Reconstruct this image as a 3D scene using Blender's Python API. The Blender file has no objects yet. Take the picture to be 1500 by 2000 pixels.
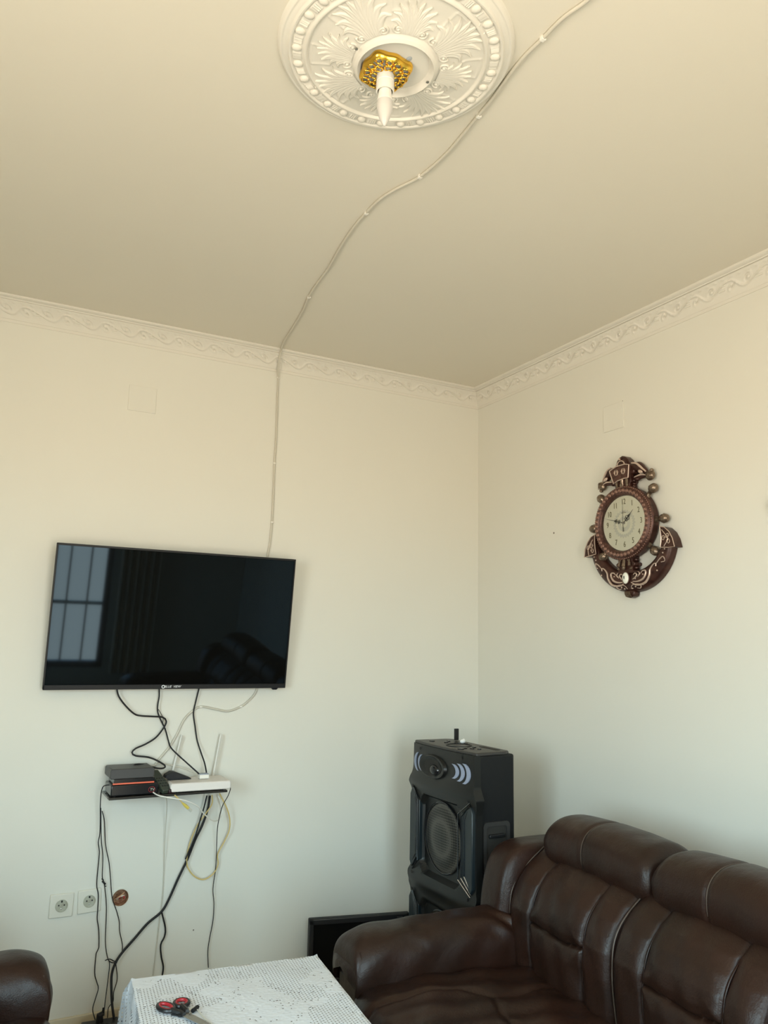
import bpy, bmesh, math, random
import numpy as np
from mathutils import Vector, Matrix
random.seed(7)
np.random.seed(7)
PI = math.pi
S = bpy.context.scene
COL = S.collection

# ------------------------------------------------------------------ camera
FPX, PITCH, YAW, ROLL = 1550.0, math.radians(9.35), math.radians(28.04), math.radians(1.16)
CAM = np.array([-2.2976, -3.294, 1.395])
_cp, _sp = math.cos(PITCH), math.sin(PITCH)
FW = np.array([math.sin(YAW) * _cp, math.cos(YAW) * _cp, _sp])
_r0 = np.array([math.cos(YAW), -math.sin(YAW), 0.0]); _u0 = np.cross(_r0, FW)
RR = _r0 * math.cos(ROLL) + _u0 * math.sin(ROLL)
UU = -_r0 * math.sin(ROLL) + _u0 * math.cos(ROLL)
cam_data = bpy.data.cameras.new('camera')
cam_data.sensor_fit = 'HORIZONTAL'; cam_data.sensor_width = 36.0; cam_data.lens = 36.0 * FPX / 1500.0
cam_data.clip_start = 0.05; cam_data.clip_end = 200
cam = bpy.data.objects.new('camera', cam_data); COL.objects.link(cam)
cam.matrix_world = Matrix(((RR[0], UU[0], -FW[0], CAM[0]), (RR[1], UU[1], -FW[1], CAM[1]), (RR[2], UU[2], -FW[2], CAM[2]), (0, 0, 0, 1)))
S.camera = cam

# ------------------------------------------------------------------ world: hazy sky above, sunlit ground below
SKY_COL, SKY_STR = (0.68, 0.95, 1.06), 16.5
GND_COL, GND_STR = (1.0, 0.86, 0.69), 13.6
w = bpy.data.worlds.new('world'); S.world = w; w.use_nodes = True
nt = w.node_tree; nt.nodes.clear()
out = nt.nodes.new('ShaderNodeOutputWorld'); bg = nt.nodes.new('ShaderNodeBackground')
tc = nt.nodes.new('ShaderNodeTexCoord'); sp = nt.nodes.new('ShaderNodeSeparateXYZ'); rp = nt.nodes.new('ShaderNodeValToRGB')
mr = nt.nodes.new('ShaderNodeMapRange'); mr.inputs[1].default_value = -1; mr.inputs[2].default_value = 1
nt.links.new(tc.outputs['Generated'], sp.inputs[0]); nt.links.new(sp.outputs[2], mr.inputs[0]); nt.links.new(mr.outputs[0], rp.inputs[0])
rp.color_ramp.elements[0].position = 0.47; rp.color_ramp.elements[0].color = (*[c * GND_STR / 20 for c in GND_COL], 1)
rp.color_ramp.elements[1].position = 0.53; rp.color_ramp.elements[1].color = (*[c * SKY_STR / 20 for c in SKY_COL], 1)
nt.links.new(rp.outputs[0], bg.inputs[0]); bg.inputs[1].default_value = 20.0; nt.links.new(bg.outputs[0], out.inputs[0])
# window opening in the rear wall (daylight enters here; the portal guides the sampling)
WIN = (-2.10, -1.15, 0.15, 2.15); WIN2 = (-3.65, -2.25, 0.75, 2.15); REAR_Y = -3.9; LEFT_X = -3.6  # WIN2: unseen side window, added and sized to brighten the right wall
pd = bpy.data.lights.new('window_portal', 'AREA'); pd.shape = 'RECTANGLE'; pd.size = WIN[1] - WIN[0]; pd.size_y = WIN[3] - WIN[2]
pd.cycles.is_portal = True
po = bpy.data.objects.new('window_portal', pd); COL.objects.link(po)
po.location = ((WIN[0] + WIN[1]) / 2, REAR_Y - 0.13, (WIN[2] + WIN[3]) / 2); po.rotation_euler = (PI / 2, 0, 0)
pd2 = bpy.data.lights.new('added_window_portal', 'AREA'); pd2.shape = 'RECTANGLE'; pd2.size = WIN2[3] - WIN2[2]; pd2.size_y = WIN2[1] - WIN2[0]
pd2.cycles.is_portal = True
po2 = bpy.data.objects.new('added_window_portal', pd2); COL.objects.link(po2)
po2.location = (LEFT_X - 0.13, (WIN2[0] + WIN2[1]) / 2, (WIN2[2] + WIN2[3]) / 2); po2.rotation_euler = (0, -PI / 2, 0)
S.view_settings.view_transform = 'Standard'; S.view_settings.look = 'None'
S.view_settings.exposure = 0.0; S.view_settings.gamma = 1.0; S.view_settings.use_curve_mapping = False
S.cycles.use_denoising = True
S.cycles.max_bounces = 10; S.cycles.diffuse_bounces = 6; S.cycles.glossy_bounces = 4; S.cycles.transparent_max_bounces = 12
S.cycles.caustics_reflective = False; S.cycles.caustics_refractive = False; S.cycles.sample_clamp_indirect = 6.0

# ------------------------------------------------------------------ points of the photograph on planes of the room
H = 2.685
def ray(x, y): return RR * (x - 750) / FPX - UU * (y - 1000) / FPX + FW
def atY(x, y, Y=0.0): d = ray(x, y); return CAM + d * ((Y - CAM[1]) / d[1])
def atX(x, y, X=0.0): d = ray(x, y); return CAM + d * ((X - CAM[0]) / d[0])
def atZ(x, y, Z=0.0): d = ray(x, y); return CAM + d * ((Z - CAM[2]) / d[2])

# ------------------------------------------------------------------ materials
def mat(name, col, rough=0.5, metal=0.0, spec=0.5, bump=None, var=None, coat=0.0, ior=None, tint=None, emit=None):
    m = bpy.data.materials.new(name); m.use_nodes = True
    n = m.node_tree; b = n.nodes['Principled BSDF']
    b.inputs['Base Color'].default_value = (*col, 1); b.inputs['Roughness'].default_value = rough
    b.inputs['Metallic'].default_value = metal; b.inputs['Specular IOR Level'].default_value = spec
    if ior: b.inputs['IOR'].default_value = ior
    if tint: b.inputs['Specular Tint'].default_value = (*tint, 1)
    if coat: b.inputs['Coat Weight'].default_value = coat; b.inputs['Coat Roughness'].default_value = 0.15
    co = n.nodes.new('ShaderNodeTexCoord')
    if var:                       # (scale, amount, second colour)
        sc, amt, c2 = var
        nz = n.nodes.new('ShaderNodeTexNoise'); nz.inputs['Scale'].default_value = sc; nz.inputs['Detail'].default_value = 4
        n.links.new(co.outputs['Object'], nz.inputs['Vector'])
        rr = n.nodes.new('ShaderNodeMapRange'); rr.inputs[1].default_value = 0.35; rr.inputs[2].default_value = 0.7
        rr.inputs[3].default_value = 0; rr.inputs[4].default_value = amt
        n.links.new(nz.outputs['Fac'], rr.inputs[0])
        mx = n.nodes.new('ShaderNodeMix'); mx.data_type = 'RGBA'
        mx.inputs[6].default_value = (*col, 1); mx.inputs[7].default_value = (*c2, 1)
        n.links.new(rr.outputs[0], mx.inputs[0]); n.links.new(mx.outputs[2], b.inputs['Base Color'])
    if bump:                      # (scale, strength, distance)
        nz = n.nodes.new('ShaderNodeTexNoise'); nz.inputs['Scale'].default_value = bump[0]; nz.inputs['Detail'].default_value = 5
        n.links.new(co.outputs['Object'], nz.inputs['Vector'])
        bp = n.nodes.new('ShaderNodeBump'); bp.inputs['Strength'].default_value = bump[1]; bp.inputs['Distance'].default_value = bump[2]
        n.links.new(nz.outputs['Fac'], bp.inputs['Height']); n.links.new(bp.outputs[0], b.inputs['Normal'])
    return m

PAINT = (0.715, 0.70, 0.63)
def paint_mat(name, col):
    m = mat(name, col, 0.55, spec=0.25, bump=(9, 0.25, 0.004), var=(1.3, 0.5, tuple(c * 0.95 for c in col)))
    n = m.node_tree; b = n.nodes['Principled BSDF']
    co = n.nodes.new('ShaderNodeTexCoord')
    vo = n.nodes.new('ShaderNodeTexVoronoi'); vo.inputs['Scale'].default_value = 3.6
    n.links.new(co.outputs['Object'], vo.inputs['Vector'])
    lt = n.nodes.new('ShaderNodeMath'); lt.operation = 'LESS_THAN'; lt.inputs[1].default_value = 0.017
    n.links.new(vo.outputs['Distance'], lt.inputs[0])
    src = b.inputs['Base Color'].links[0].from_socket
    mx = n.nodes.new('ShaderNodeMix'); mx.data_type = 'RGBA'; mx.inputs[7].default_value = (0.16, 0.14, 0.11, 1)
    n.links.new(lt.outputs[0], mx.inputs[0]); n.links.new(src, mx.inputs[6]); n.links.new(mx.outputs[2], b.inputs['Base Color'])
    return m
M = {}
M['wall'] = paint_mat('cream_wall_paint', PAINT)
M['ceiling'] = mat('ceiling_paint', (0.70, 0.66, 0.57), 0.7, spec=0.2, bump=(6, 0.12, 0.004), var=(0.9, 0.5, (0.67, 0.63, 0.54)))
M['plaster'] = mat('white_plaster', (0.70, 0.67, 0.60), 0.6, spec=0.25, bump=(60, 0.05, 0.001))
M['floor'] = mat('tile_floor', (0.46, 0.38, 0.27), 0.35)
M['base'] = mat('skirting_tile', (0.60, 0.54, 0.40), 0.4)
M['gold'] = mat('gold', (0.95, 0.56, 0.08), 0.16, metal=1.0)
M['lamp_white'] = mat('lamp_white', (0.80, 0.78, 0.72), 0.35)
M['frost'] = mat('frosted_bulb', (0.60, 0.58, 0.55), 0.22)
M['black'] = mat('black_plastic', (0.012, 0.012, 0.013), 0.38)
M['black_satin'] = mat('black_satin', (0.010, 0.010, 0.011), 0.5, spec=0.3)
M['gloss'] = mat('gloss_black', (0.010, 0.011, 0.013), 0.14)
M['charcoal'] = mat('charcoal_plastic', (0.032, 0.031, 0.030), 0.45, bump=(180, 0.2, 0.001))
M['screen'] = mat('tv_screen', (0.004, 0.004, 0.0035), 0.035, ior=1.31, tint=(0.42, 0.68, 0.95))
M['screen2'] = mat('dull_screen', (0.004, 0.004, 0.004), 0.3, ior=1.25)
M['logo'] = mat('logo_silver', (0.75, 0.76, 0.78), 0.3)
M['rubber'] = mat('black_cable', (0.010, 0.010, 0.011), 0.5, spec=0.3)
M['coax'] = mat('white_cable', (0.56, 0.53, 0.45), 0.4)
M['white'] = mat('white_plastic', (0.78, 0.76, 0.70), 0.35)
M['router'] = mat('router_white', (0.74, 0.70, 0.66), 0.35)
M['antenna'] = mat('antenna_white', (0.62, 0.60, 0.54), 0.35)
M['yellow'] = mat('yellow_cable', (0.62, 0.46, 0.17), 0.45)
M['yellow2'] = mat('yellow_plug', (0.62, 0.50, 0.10), 0.3)
M['red'] = mat('red_stripe', (0.75, 0.12, 0.05), 0.4)
M['glass'] = mat('smoked_glass', (0.035, 0.033, 0.03), 0.08)
M['olive'] = mat('dark_olive_plastic', (0.035, 0.045, 0.032), 0.45)
M['socket'] = mat('socket_ivory', (0.69, 0.67, 0.59), 0.35)
M['socket2'] = mat('socket_grey', (0.45, 0.45, 0.37), 0.4, var=(60, 0.6, (0.25, 0.22, 0.15)))
M['hole'] = mat('dark_hole', (0.02, 0.018, 0.015), 0.8)
M['clay'] = mat('red_clay', (0.20, 0.075, 0.035), 0.8, bump=(90, 0.8, 0.006), var=(70, 1.0, (0.50, 0.30, 0.17)))
M['copper'] = mat('copper_wire', (0.6, 0.35, 0.2), 0.35)
M['alum'] = mat('curtain_frame', (0.05, 0.07, 0.09), 0.4)
M['curtain'] = mat('brown_curtain', (0.68, 0.56, 0.42), 0.8)
M['bronze'] = mat('antique_bronze', (0.034, 0.012, 0.009), 0.34, metal=0.3, bump=(60, 0.25, 0.002), var=(45, 0.7, (0.085, 0.034, 0.024)))
M['bronze_rim'] = mat('worn_bronze', (0.12, 0.055, 0.042), 0.38, metal=0.45, bump=(160, 0.6, 0.002), var=(90, 0.9, (0.035, 0.016, 0.013)))
M['pewter'] = mat('tarnished_silver', (0.27, 0.21, 0.155), 0.30, metal=0.75, var=(120, 0.7, (0.10, 0.06, 0.04)))
M['filigree'] = mat('rose_silver', (0.62, 0.48, 0.40), 0.32, metal=0.55)
M['dial'] = mat('dial_cream', (0.78, 0.76, 0.60), 0.45)
M['dial_pale'] = mat('dial_pale_pattern', (0.62, 0.62, 0.52), 0.45, var=(60, 0.5, (0.72, 0.70, 0.56)))
M['ink'] = mat('numeral_olive', (0.17, 0.15, 0.07), 0.5)
M['hand'] = mat('hand_black', (0.03, 0.03, 0.025), 0.4)
M['jewel'] = mat('pearl', (0.80, 0.80, 0.72), 0.15)
M['steel'] = mat('steel', (0.42, 0.40, 0.36), 0.28, metal=0.9)
M['chrome'] = mat('chrome', (0.75, 0.80, 0.88), 0.12, metal=1.0)
M['arc'] = mat('silver_print', (0.30, 0.34, 0.45), 0.4)
M['navy'] = mat('blue_black_panel', (0.010, 0.016, 0.019), 0.35)
M['cabinet'] = mat('black_cabinet', (0.007, 0.008, 0.009), 0.5, spec=0.3, bump=(220, 0.3, 0.001))
M['speaker_front'] = mat('speaker_front', (0.010, 0.0105, 0.010), 0.36, spec=0.35)
M['trim'] = mat('dark_chrome', (0.16, 0.18, 0.20), 0.22, metal=1.0)
M['red_handle'] = mat('red_handle', (0.42, 0.02, 0.03), 0.4)
M['wood'] = mat('dark_table', (0.06, 0.045, 0.035), 0.5)

def leather_mat():
    m = mat('brown_leather', (0.026, 0.0092, 0.0052), 0.40, spec=0.34, var=(4.5, 0.9, (0.014, 0.0068, 0.0042)))
    n = m.node_tree; b = n.nodes['Principled BSDF']
    co = n.nodes.new('ShaderNodeTexCoord')
    vo = n.nodes.new('ShaderNodeTexVoronoi'); vo.inputs['Scale'].default_value = 260; n.links.new(co.outputs['Object'], vo.inputs['Vector'])
    nz = n.nodes.new('ShaderNodeTexNoise'); nz.inputs['Scale'].default_value = 22; nz.inputs['Detail'].default_value = 3; n.links.new(co.outputs['Object'], nz.inputs['Vector'])
    b1 = n.nodes.new('ShaderNodeBump'); b1.inputs['Strength'].default_value = 0.25; b1.inputs['Distance'].default_value = 0.001
    n.links.new(vo.outputs['Distance'], b1.inputs['Height'])
    b2 = n.nodes.new('ShaderNodeBump'); b2.inputs['Strength'].default_value = 0.35; b2.inputs['Distance'].default_value = 0.006
    n.links.new(nz.outputs['Fac'], b2.inputs['Height']); n.links.new(b1.outputs[0], b2.inputs['Normal']); n.links.new(b2.outputs[0], b.inputs['Normal'])
    rr = n.nodes.new('ShaderNodeMapRange'); rr.inputs[3].default_value = 0.32; rr.inputs[4].default_value = 0.50
    n.links.new(nz.outputs['Fac'], rr.inputs[0]); n.links.new(rr.outputs[0], b.inputs['Roughness'])
    return m
M['leather'] = leather_mat()
M['thread'] = mat('grey_stitching', (0.085, 0.06, 0.045), 0.5)

def lace_mat():
    m = bpy.data.materials.new('white_lace'); m.use_nodes = True
    n = m.node_tree; b = n.nodes['Principled BSDF']; o = n.nodes['Material Output']
    b.inputs['Base Color'].default_value = (0.70, 0.735, 0.78, 1); b.inputs['Roughness'].default_value = 0.8; b.inputs['Specular IOR Level'].default_value = 0.15
    co = n.nodes.new('ShaderNodeTexCoord')
    L = n.links
    def math_(op, a, b_=None):
        q = n.nodes.new('ShaderNodeMath'); q.operation = op
        for i, v in enumerate((a, b_)):
            if v is None: continue
            if isinstance(v, (int, float)): q.inputs[i].default_value = v
            else: L.new(v, q.inputs[i])
        return q.outputs[0]
    sep = n.nodes.new('ShaderNodeSeparateXYZ'); L.new(co.outputs['Object'], sep.inputs[0])
    # rows of small slots inside patches
    X = math_('MULTIPLY', sep.outputs[0], 2 * PI / 0.0085); Y = math_('MULTIPLY', sep.outputs[1], 2 * PI / 0.011)
    zz = math_('MULTIPLY', sep.outputs[2], 2 * PI / 0.011)
    sx = math_('SINE', X); sy = math_('SINE', math_('ADD', math_('ADD', Y, zz), math_('MULTIPLY', X, 0.5)))
    slots = math_('GREATER_THAN', math_('ADD', sx, sy), 1.25)
    nz = n.nodes.new('ShaderNodeTexNoise'); nz.inputs['Scale'].default_value = 5.5; nz.inputs['Detail'].default_value = 1.5; L.new(co.outputs['Object'], nz.inputs['Vector'])
    patch = math_('GREATER_THAN', nz.outputs['Fac'], 0.49)
    # scattered openings of the floral ground
    vo = n.nodes.new('ShaderNodeTexVoronoi'); vo.inputs['Scale'].default_value = 95; L.new(co.outputs['Object'], vo.inputs['Vector'])
    nz2 = n.nodes.new('ShaderNodeTexNoise'); nz2.inputs['Scale'].default_value = 26; L.new(co.outputs['Object'], nz2.inputs['Vector'])
    sc = math_('MULTIPLY', math_('LESS_THAN', vo.outputs['Distance'], 0.22), math_('GREATER_THAN', nz2.outputs['Fac'], 0.55))
    holes = math_('MAXIMUM', math_('MULTIPLY', slots, patch), sc)
    tr = n.nodes.new('ShaderNodeBsdfTransparent'); mx = n.nodes.new('ShaderNodeMixShader')
    L.new(math_('MULTIPLY', holes, 0.8), mx.inputs[0]); L.new(b.outputs[0], mx.inputs[1]); L.new(tr.outputs[0], mx.inputs[2]); L.new(mx.outputs[0], o.inputs['Surface'])
    bp = n.nodes.new('ShaderNodeBump'); bp.inputs['Strength'].default_value = 0.5; bp.inputs['Distance'].default_value = 0.002
    L.new(vo.outputs['Distance'], bp.inputs['Height']); L.new(bp.outputs[0], b.inputs['Normal'])
    return m
M['lace'] = lace_mat()

def grille_mat():
    m = mat('speaker_grille', (0.02, 0.02, 0.018), 0.35, metal=0.3)
    n = m.node_tree; b = n.nodes['Principled BSDF']; co = n.nodes.new('ShaderNodeTexCoord')
    vo = n.nodes.new('ShaderNodeTexVoronoi'); vo.inputs['Scale'].default_value = 105; vo.inputs['Randomness'].default_value = 0.0
    n.links.new(co.outputs['Object'], vo.inputs['Vector'])
    rr = n.nodes.new('ShaderNodeValToRGB'); rr.color_ramp.elements[0].color = (0.003, 0.003, 0.003, 1); rr.color_ramp.elements[0].position = 0.40
    rr.color_ramp.elements[1].color = (0.075, 0.070, 0.060, 1); rr.color_ramp.elements[1].position = 0.55
    n.links.new(vo.outputs['Distance'], rr.inputs[0]); n.links.new(rr.outputs[0], b.inputs['Base Color'])
    return m
M['grille'] = grille_mat()

def lens_mat():
    m = bpy.data.materials.new('clock_lens'); m.use_nodes = True
    n = m.node_tree; n.nodes.remove(n.nodes['Principled BSDF']); o = n.nodes['Material Output']
    tr = n.nodes.new('ShaderNodeBsdfTransparent'); gl = n.nodes.new('ShaderNodeBsdfGlossy'); gl.inputs['Roughness'].default_value = 0.05
    fr = n.nodes.new('ShaderNodeFresnel'); fr.inputs[0].default_value = 1.3; mx = n.nodes.new('ShaderNodeMixShader')
    n.links.new(fr.outputs[0], mx.inputs[0]); n.links.new(tr.outputs[0], mx.inputs[1]); n.links.new(gl.outputs[0], mx.inputs[2]); n.links.new(mx.outputs[0], o.inputs['Surface'])
    return m
M['lens'] = lens_mat()

# ------------------------------------------------------------------ mesh builder
def rotm(axis, a): return np.array(Matrix.Rotation(a, 3, axis))
class G:
    def __init__(s): s.v = []; s.f = []; s.n = 0
    def add(s, V, F):
        V = np.asarray(V, float).reshape(-1, 3); s.v.append(V); o = s.n
        s.f += [tuple(i + o for i in f) for f in F]; s.n += len(V); return s
    def box(s, c, d, R=None):
        hx, hy, hz = d[0] / 2, d[1] / 2, d[2] / 2
        V = np.array([(x, y, z) for x in (-hx, hx) for y in (-hy, hy) for z in (-hz, hz)])
        if R is not None: V = V @ R.T
        return s.add(V + np.array(c), [(0, 1, 3, 2), (4, 6, 7, 5), (0, 4, 5, 1), (2, 3, 7, 6), (0, 2, 6, 4), (1, 5, 7, 3)])
    def lathe(s, prof, c=(0, 0, 0), axis='Z', n=32, cap=True):
        """prof: (radius, height) pairs; height runs along the axis"""
        a = np.linspace(0, 2 * PI, n, endpoint=False); V = []
        for r, h in prof:
            for t in a: V.append((r * math.cos(t), r * math.sin(t), h))
        V = np.array(V)
        if axis == 'Y': V = V[:, [0, 2, 1]] * np.array([1, -1, 1])      # height towards -y
        if axis == 'X': V = V[:, [2, 0, 1]]
        F = []
        for i in range(len(prof) - 1):
            for j in range(n):
                k = (j + 1) % n; F.append((i * n + j, i * n + k, (i + 1) * n + k, (i + 1) * n + j))
        if cap: F.append(tuple(range(n - 1, -1, -1))); F.append(tuple((len(prof) - 1) * n + j for j in range(n)))
        return s.add(V + np.array(c), F)
    def ell(s, c, r, nu=16, nv=10, R=None, p=1.0):
        V = []; F = []
        def sg(x): return math.copysign(abs(x) ** p, x)
        for i in range(nv + 1):
            ph = PI * i / nv - PI / 2
            for j in range(nu):
                t = 2 * PI * j / nu
                V.append((sg(math.cos(ph)) * sg(math.cos(t)) * r[0], sg(math.cos(ph)) * sg(math.sin(t)) * r[1], sg(math.sin(ph)) * r[2]))
        for i in range(nv):
            for j in range(nu):
                k = (j + 1) % nu; F.append((i * nu + j, i * nu + k, (i + 1) * nu + k, (i + 1) * nu + j))
        V = np.array(V)
        if R is not None: V = V @ R.T
        return s.add(V + np.array(c), F)
    def tube(s, pts, r, n=8, cap=True, flat=1.0, up=None):
        P = np.array(pts, float); m = len(P)
        rad = np.full(m, r) if np.isscalar(r) else np.interp(np.linspace(0, 1, m), np.linspace(0, 1, len(r)), r)
        T = np.gradient(P, axis=0); T /= np.linalg.norm(T, axis=1)[:, None] + 1e-12
        u = np.array(up, float) if up is not None else np.array([0.0, 0, 1])
        if abs(T[0] @ u) > 0.95 and up is None: u = np.array([1.0, 0, 0])
        V = []
        for i in range(m):
            u = u - T[i] * (u @ T[i]); u /= np.linalg.norm(u) + 1e-12; b = np.cross(T[i], u)
            for j in range(n):
                t = 2 * PI * j / n; V.append(P[i] + rad[i] * (b * math.cos(t) + u * math.sin(t) * flat))
            if up is not None: u = np.array(up, float)
        F = [(i * n + j, i * n + (j + 1) % n, (i + 1) * n + (j + 1) % n, (i + 1) * n + j) for i in range(m - 1) for j in range(n)]
        if cap: F.append(tuple(range(n - 1, -1, -1))); F.append(tuple((m - 1) * n + j for j in range(n)))
        return s.add(V, F)
    def prism(s, poly, y0, y1):
        """polygon in (x, z), extruded from y0 (front, smaller) to y1"""
        k = len(poly); V = [(x, y0, z) for x, z in poly] + [(x, y1, z) for x, z in poly]
        F = [tuple(range(k)), tuple(range(2 * k - 1, k - 1, -1))] + [(i, i + k, (i + 1) % k + k, (i + 1) % k) for i in range(k)]
        return s.add(V, F)
    def ringprism(s, outer, inner, y0, y1):
        k = len(outer)
        V = [(x, y0, z) for x, z in outer] + [(x, y0, z) for x, z in inner] + [(x, y1, z) for x, z in outer] + [(x, y1, z) for x, z in inner]
        F = []
        for i in range(k):
            j = (i + 1) % k
            F += [(i, j, k + j, k + i), (2 * k + i, 3 * k + i, 3 * k + j, 2 * k + j), (i, 2 * k + i, 2 * k + j, j), (k + i, k + j, 3 * k + j, 3 * k + i)]
        return s.add(V, F)
    def grid(s, A, closed_u=False):
        a, b = A.shape[:2]; F = []
        for i in range(a - 1 + (1 if closed_u else 0)):
            for j in range(b - 1):
                i2 = (i + 1) % a; F.append((i * b + j, i2 * b + j, i2 * b + j + 1, i * b + j + 1))
        return s.add(A.reshape(-1, 3), F)
    def build(s, name, m, parent=None, smooth=30, bevel=0, loc=None, rz=0, subsurf=0, fixn=True):
        me = bpy.data.meshes.new(name); V = np.concatenate(s.v)
        me.from_pydata(V.tolist(), [], s.f)
        if fixn and len(V) < 30000:
            bm = bmesh.new(); bm.from_mesh(me); bmesh.ops.recalc_face_normals(bm, faces=bm.faces); bm.to_mesh(me); bm.free()
        me.materials.append(m)
        if smooth:
            me.polygons.foreach_set('use_smooth', [True] * len(me.polygons)); me.set_sharp_from_angle(angle=math.radians(smooth))
        o = bpy.data.objects.new(name, me); COL.objects.link(o)
        if parent is not None: o.parent = parent
        if loc is not None: o.location = loc
        if rz: o.rotation_euler = (0, 0, rz)
        if bevel:
            b = o.modifiers.new('bevel', 'BEVEL'); b.width = bevel; b.segments = 2; b.limit_method = 'ANGLE'; b.angle_limit = math.radians(40)
        if subsurf:
            b = o.modifiers.new('sub', 'SUBSURF'); b.levels = subsurf; b.render_levels = subsurf
        return o

def tag(o, label, cat, group=None, kind=None):
    o['label'] = label; o['category'] = cat
    if group: o['group'] = group
    if kind: o['kind'] = kind
    return o
def thing(name, label, cat, loc=(0, 0, 0), rz=0, group=None):
    o = bpy.data.objects.new(name, None); COL.objects.link(o); o.location = loc; o.rotation_euler = (0, 0, rz)
    return tag(o, label, cat, group)
def struct(o): o['kind'] = 'structure'; return o
def crom(pts, step=0.01):
    P = np.array(pts, float); Q = [P[0]]
    E = np.vstack([2 * P[0] - P[1], P, 2 * P[-1] - P[-2]])
    for i in range(1, len(E) - 2):
        k = max(2, int(np.linalg.norm(E[i + 1] - E[i]) / step))
        for t in np.linspace(0, 1, k + 1)[1:]:
            Q.append(0.5 * ((2 * E[i]) + (-E[i - 1] + E[i + 1]) * t + (2 * E[i - 1] - 5 * E[i] + 4 * E[i + 1] - E[i + 2]) * t * t + (-E[i - 1] + 3 * E[i] - 3 * E[i + 1] + E[i + 2]) * t ** 3))
    return np.array(Q)
def txt(body, size, m, parent, loc, name='lettering', extrude=0.0004, shear=0.0, align='CENTER', rx=PI / 2, rot=None, sx=1.0):
    c = bpy.data.curves.new(name, 'FONT'); c.body = body; c.size = size; c.extrude = extrude; c.shear = shear
    c.align_x = align; c.align_y = 'CENTER'; c.resolution_u = 3
    t = bpy.data.objects.new('tmp', c); COL.objects.link(t)
    dg = bpy.context.evaluated_depsgraph_get(); dg.update()
    me = bpy.data.meshes.new_from_object(t.evaluated_get(dg)); me.name = name
    bpy.data.objects.remove(t); bpy.data.curves.remove(c)
    me.materials.clear(); me.materials.append(m)
    o = bpy.data.objects.new(name, me); COL.objects.link(o); o.parent = parent; o.location = loc
    o.rotation_euler = rot if rot else (rx, 0, 0); o.scale = (sx, 1, 1)
    return o

# ------------------------------------------------------------------ room shell
def slab(name, c, d, m): g = G(); g.box(c, d); return struct(g.build(name, m, smooth=0))
slab('floor', ((LEFT_X) / 2, REAR_Y / 2, -0.05), (3.9, 4.2, 0.1), M['floor'])
slab('ceiling', ((LEFT_X) / 2, REAR_Y / 2, H + 0.05), (3.9, 4.2, 0.1), M['ceiling'])
slab('wall_right', (0.075, REAR_Y / 2, H / 2), (0.15, 4.1, H), M['wall'])
g = G(); xl = LEFT_X - 0.075; a, b, c, d = WIN2
g.box((xl, (-4.0 + a) / 2, H / 2), (0.15, a + 4.0, H)); g.box((xl, (b + 0.1) / 2, H / 2), (0.15, 0.1 - b, H))
g.box((xl, (a + b) / 2, c / 2), (0.15, b - a, c)); g.box((xl, (a + b) / 2, (d + H) / 2), (0.15, b - a, H - d))
struct(g.build('wall_left', M['wall'], smooth=0))
g = G(); xw = LEFT_X - 0.05
for y_ in (a + .025, b - .025, (a + b) / 2): g.box((xw, y_, (c + d) / 2), (.05, .05, d - c))
for z_ in (c + .025, d - .025): g.box((xw, (a + b) / 2, z_), (.05, b - a, .05))
struct(g.build('added_window_2', M['alum'], smooth=0))  # frame of the added side window, out of view
JUNC = atY(235, 1753)            # open junction box in the back wall
def back_wall():
    bm = bmesh.new()
    x0, x1 = LEFT_X, 0.0; cx, cz, r = JUNC[0], JUNC[2], 0.031
    n = 32; ring = [bm.verts.new((cx + r * math.cos(2 * PI * i / n), 0, cz + r * math.sin(2 * PI * i / n))) for i in range(n)]
    back = [bm.verts.new((v.co.x, 0.05, v.co.z)) for v in ring]
    q = 0.06
    def sq(t):
        c, s = math.cos(t), math.sin(t); k = q / max(abs(c), abs(s)); return (cx + c * k, 0, cz + s * k)
    sqv = [bm.verts.new(sq(2 * PI * i / n)) for i in range(n)]
    for i in range(n):
        j = (i + 1) % n
        bm.faces.new((ring[i], ring[j], sqv[j], sqv[i])); bm.faces.new((ring[i], back[i], back[j], ring[j]))
    bm.faces.new(back)
    def quad(a, b, c, d): bm.faces.new([bm.verts.new((p[0], 0, p[1])) for p in (a, b, c, d)])
    quad((x0, 0), (cx - q, 0), (cx - q, H), (x0, H)); quad((cx + q, 0), (x1, 0), (x1, H), (cx + q, H))
    quad((cx - q, 0), (cx + q, 0), (cx + q, cz - q), (cx - q, cz - q)); quad((cx - q, cz + q), (cx + q, cz + q), (cx + q, H), (cx - q, H))
    # body behind
    B = [bm.verts.new(p) for p in ((x0, 0.15, 0), (x1, 0.15, 0), (x1, 0.15, H), (x0, 0.15, H), (x0, 0, 0), (x1, 0, 0), (x1, 0, H), (x0, 0, H))]
    for f in ((0, 1, 2, 3), (4, 5, 1, 0), (7, 3, 2, 6), (4, 0, 3, 7), (5, 6, 2, 1)): bm.faces.new([B[i] for i in f])
    bmesh.ops.recalc_face_normals(bm, faces=bm.faces)
    me = bpy.data.meshes.new('wall_back'); bm.to_mesh(me); bm.free(); me.materials.append(M['wall'])
    o = bpy.data.objects.new('wall_back', me); COL.objects.link(o); return struct(o)
back_wall()
g = G()
a, b, c, d = WIN; yc = REAR_Y - 0.075
g.box(((LEFT_X + a) / 2, yc, H / 2), (a - LEFT_X, 0.15, H)); g.box((b / 2, yc, H / 2), (-b, 0.15, H))
g.box(((a + b) / 2, yc, c / 2), (b - a, 0.15, c)); g.box(((a + b) / 2, yc, (d + H) / 2), (b - a, 0.15, H - d))
struct(g.build('wall_rear', M['wall'], smooth=0))
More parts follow.
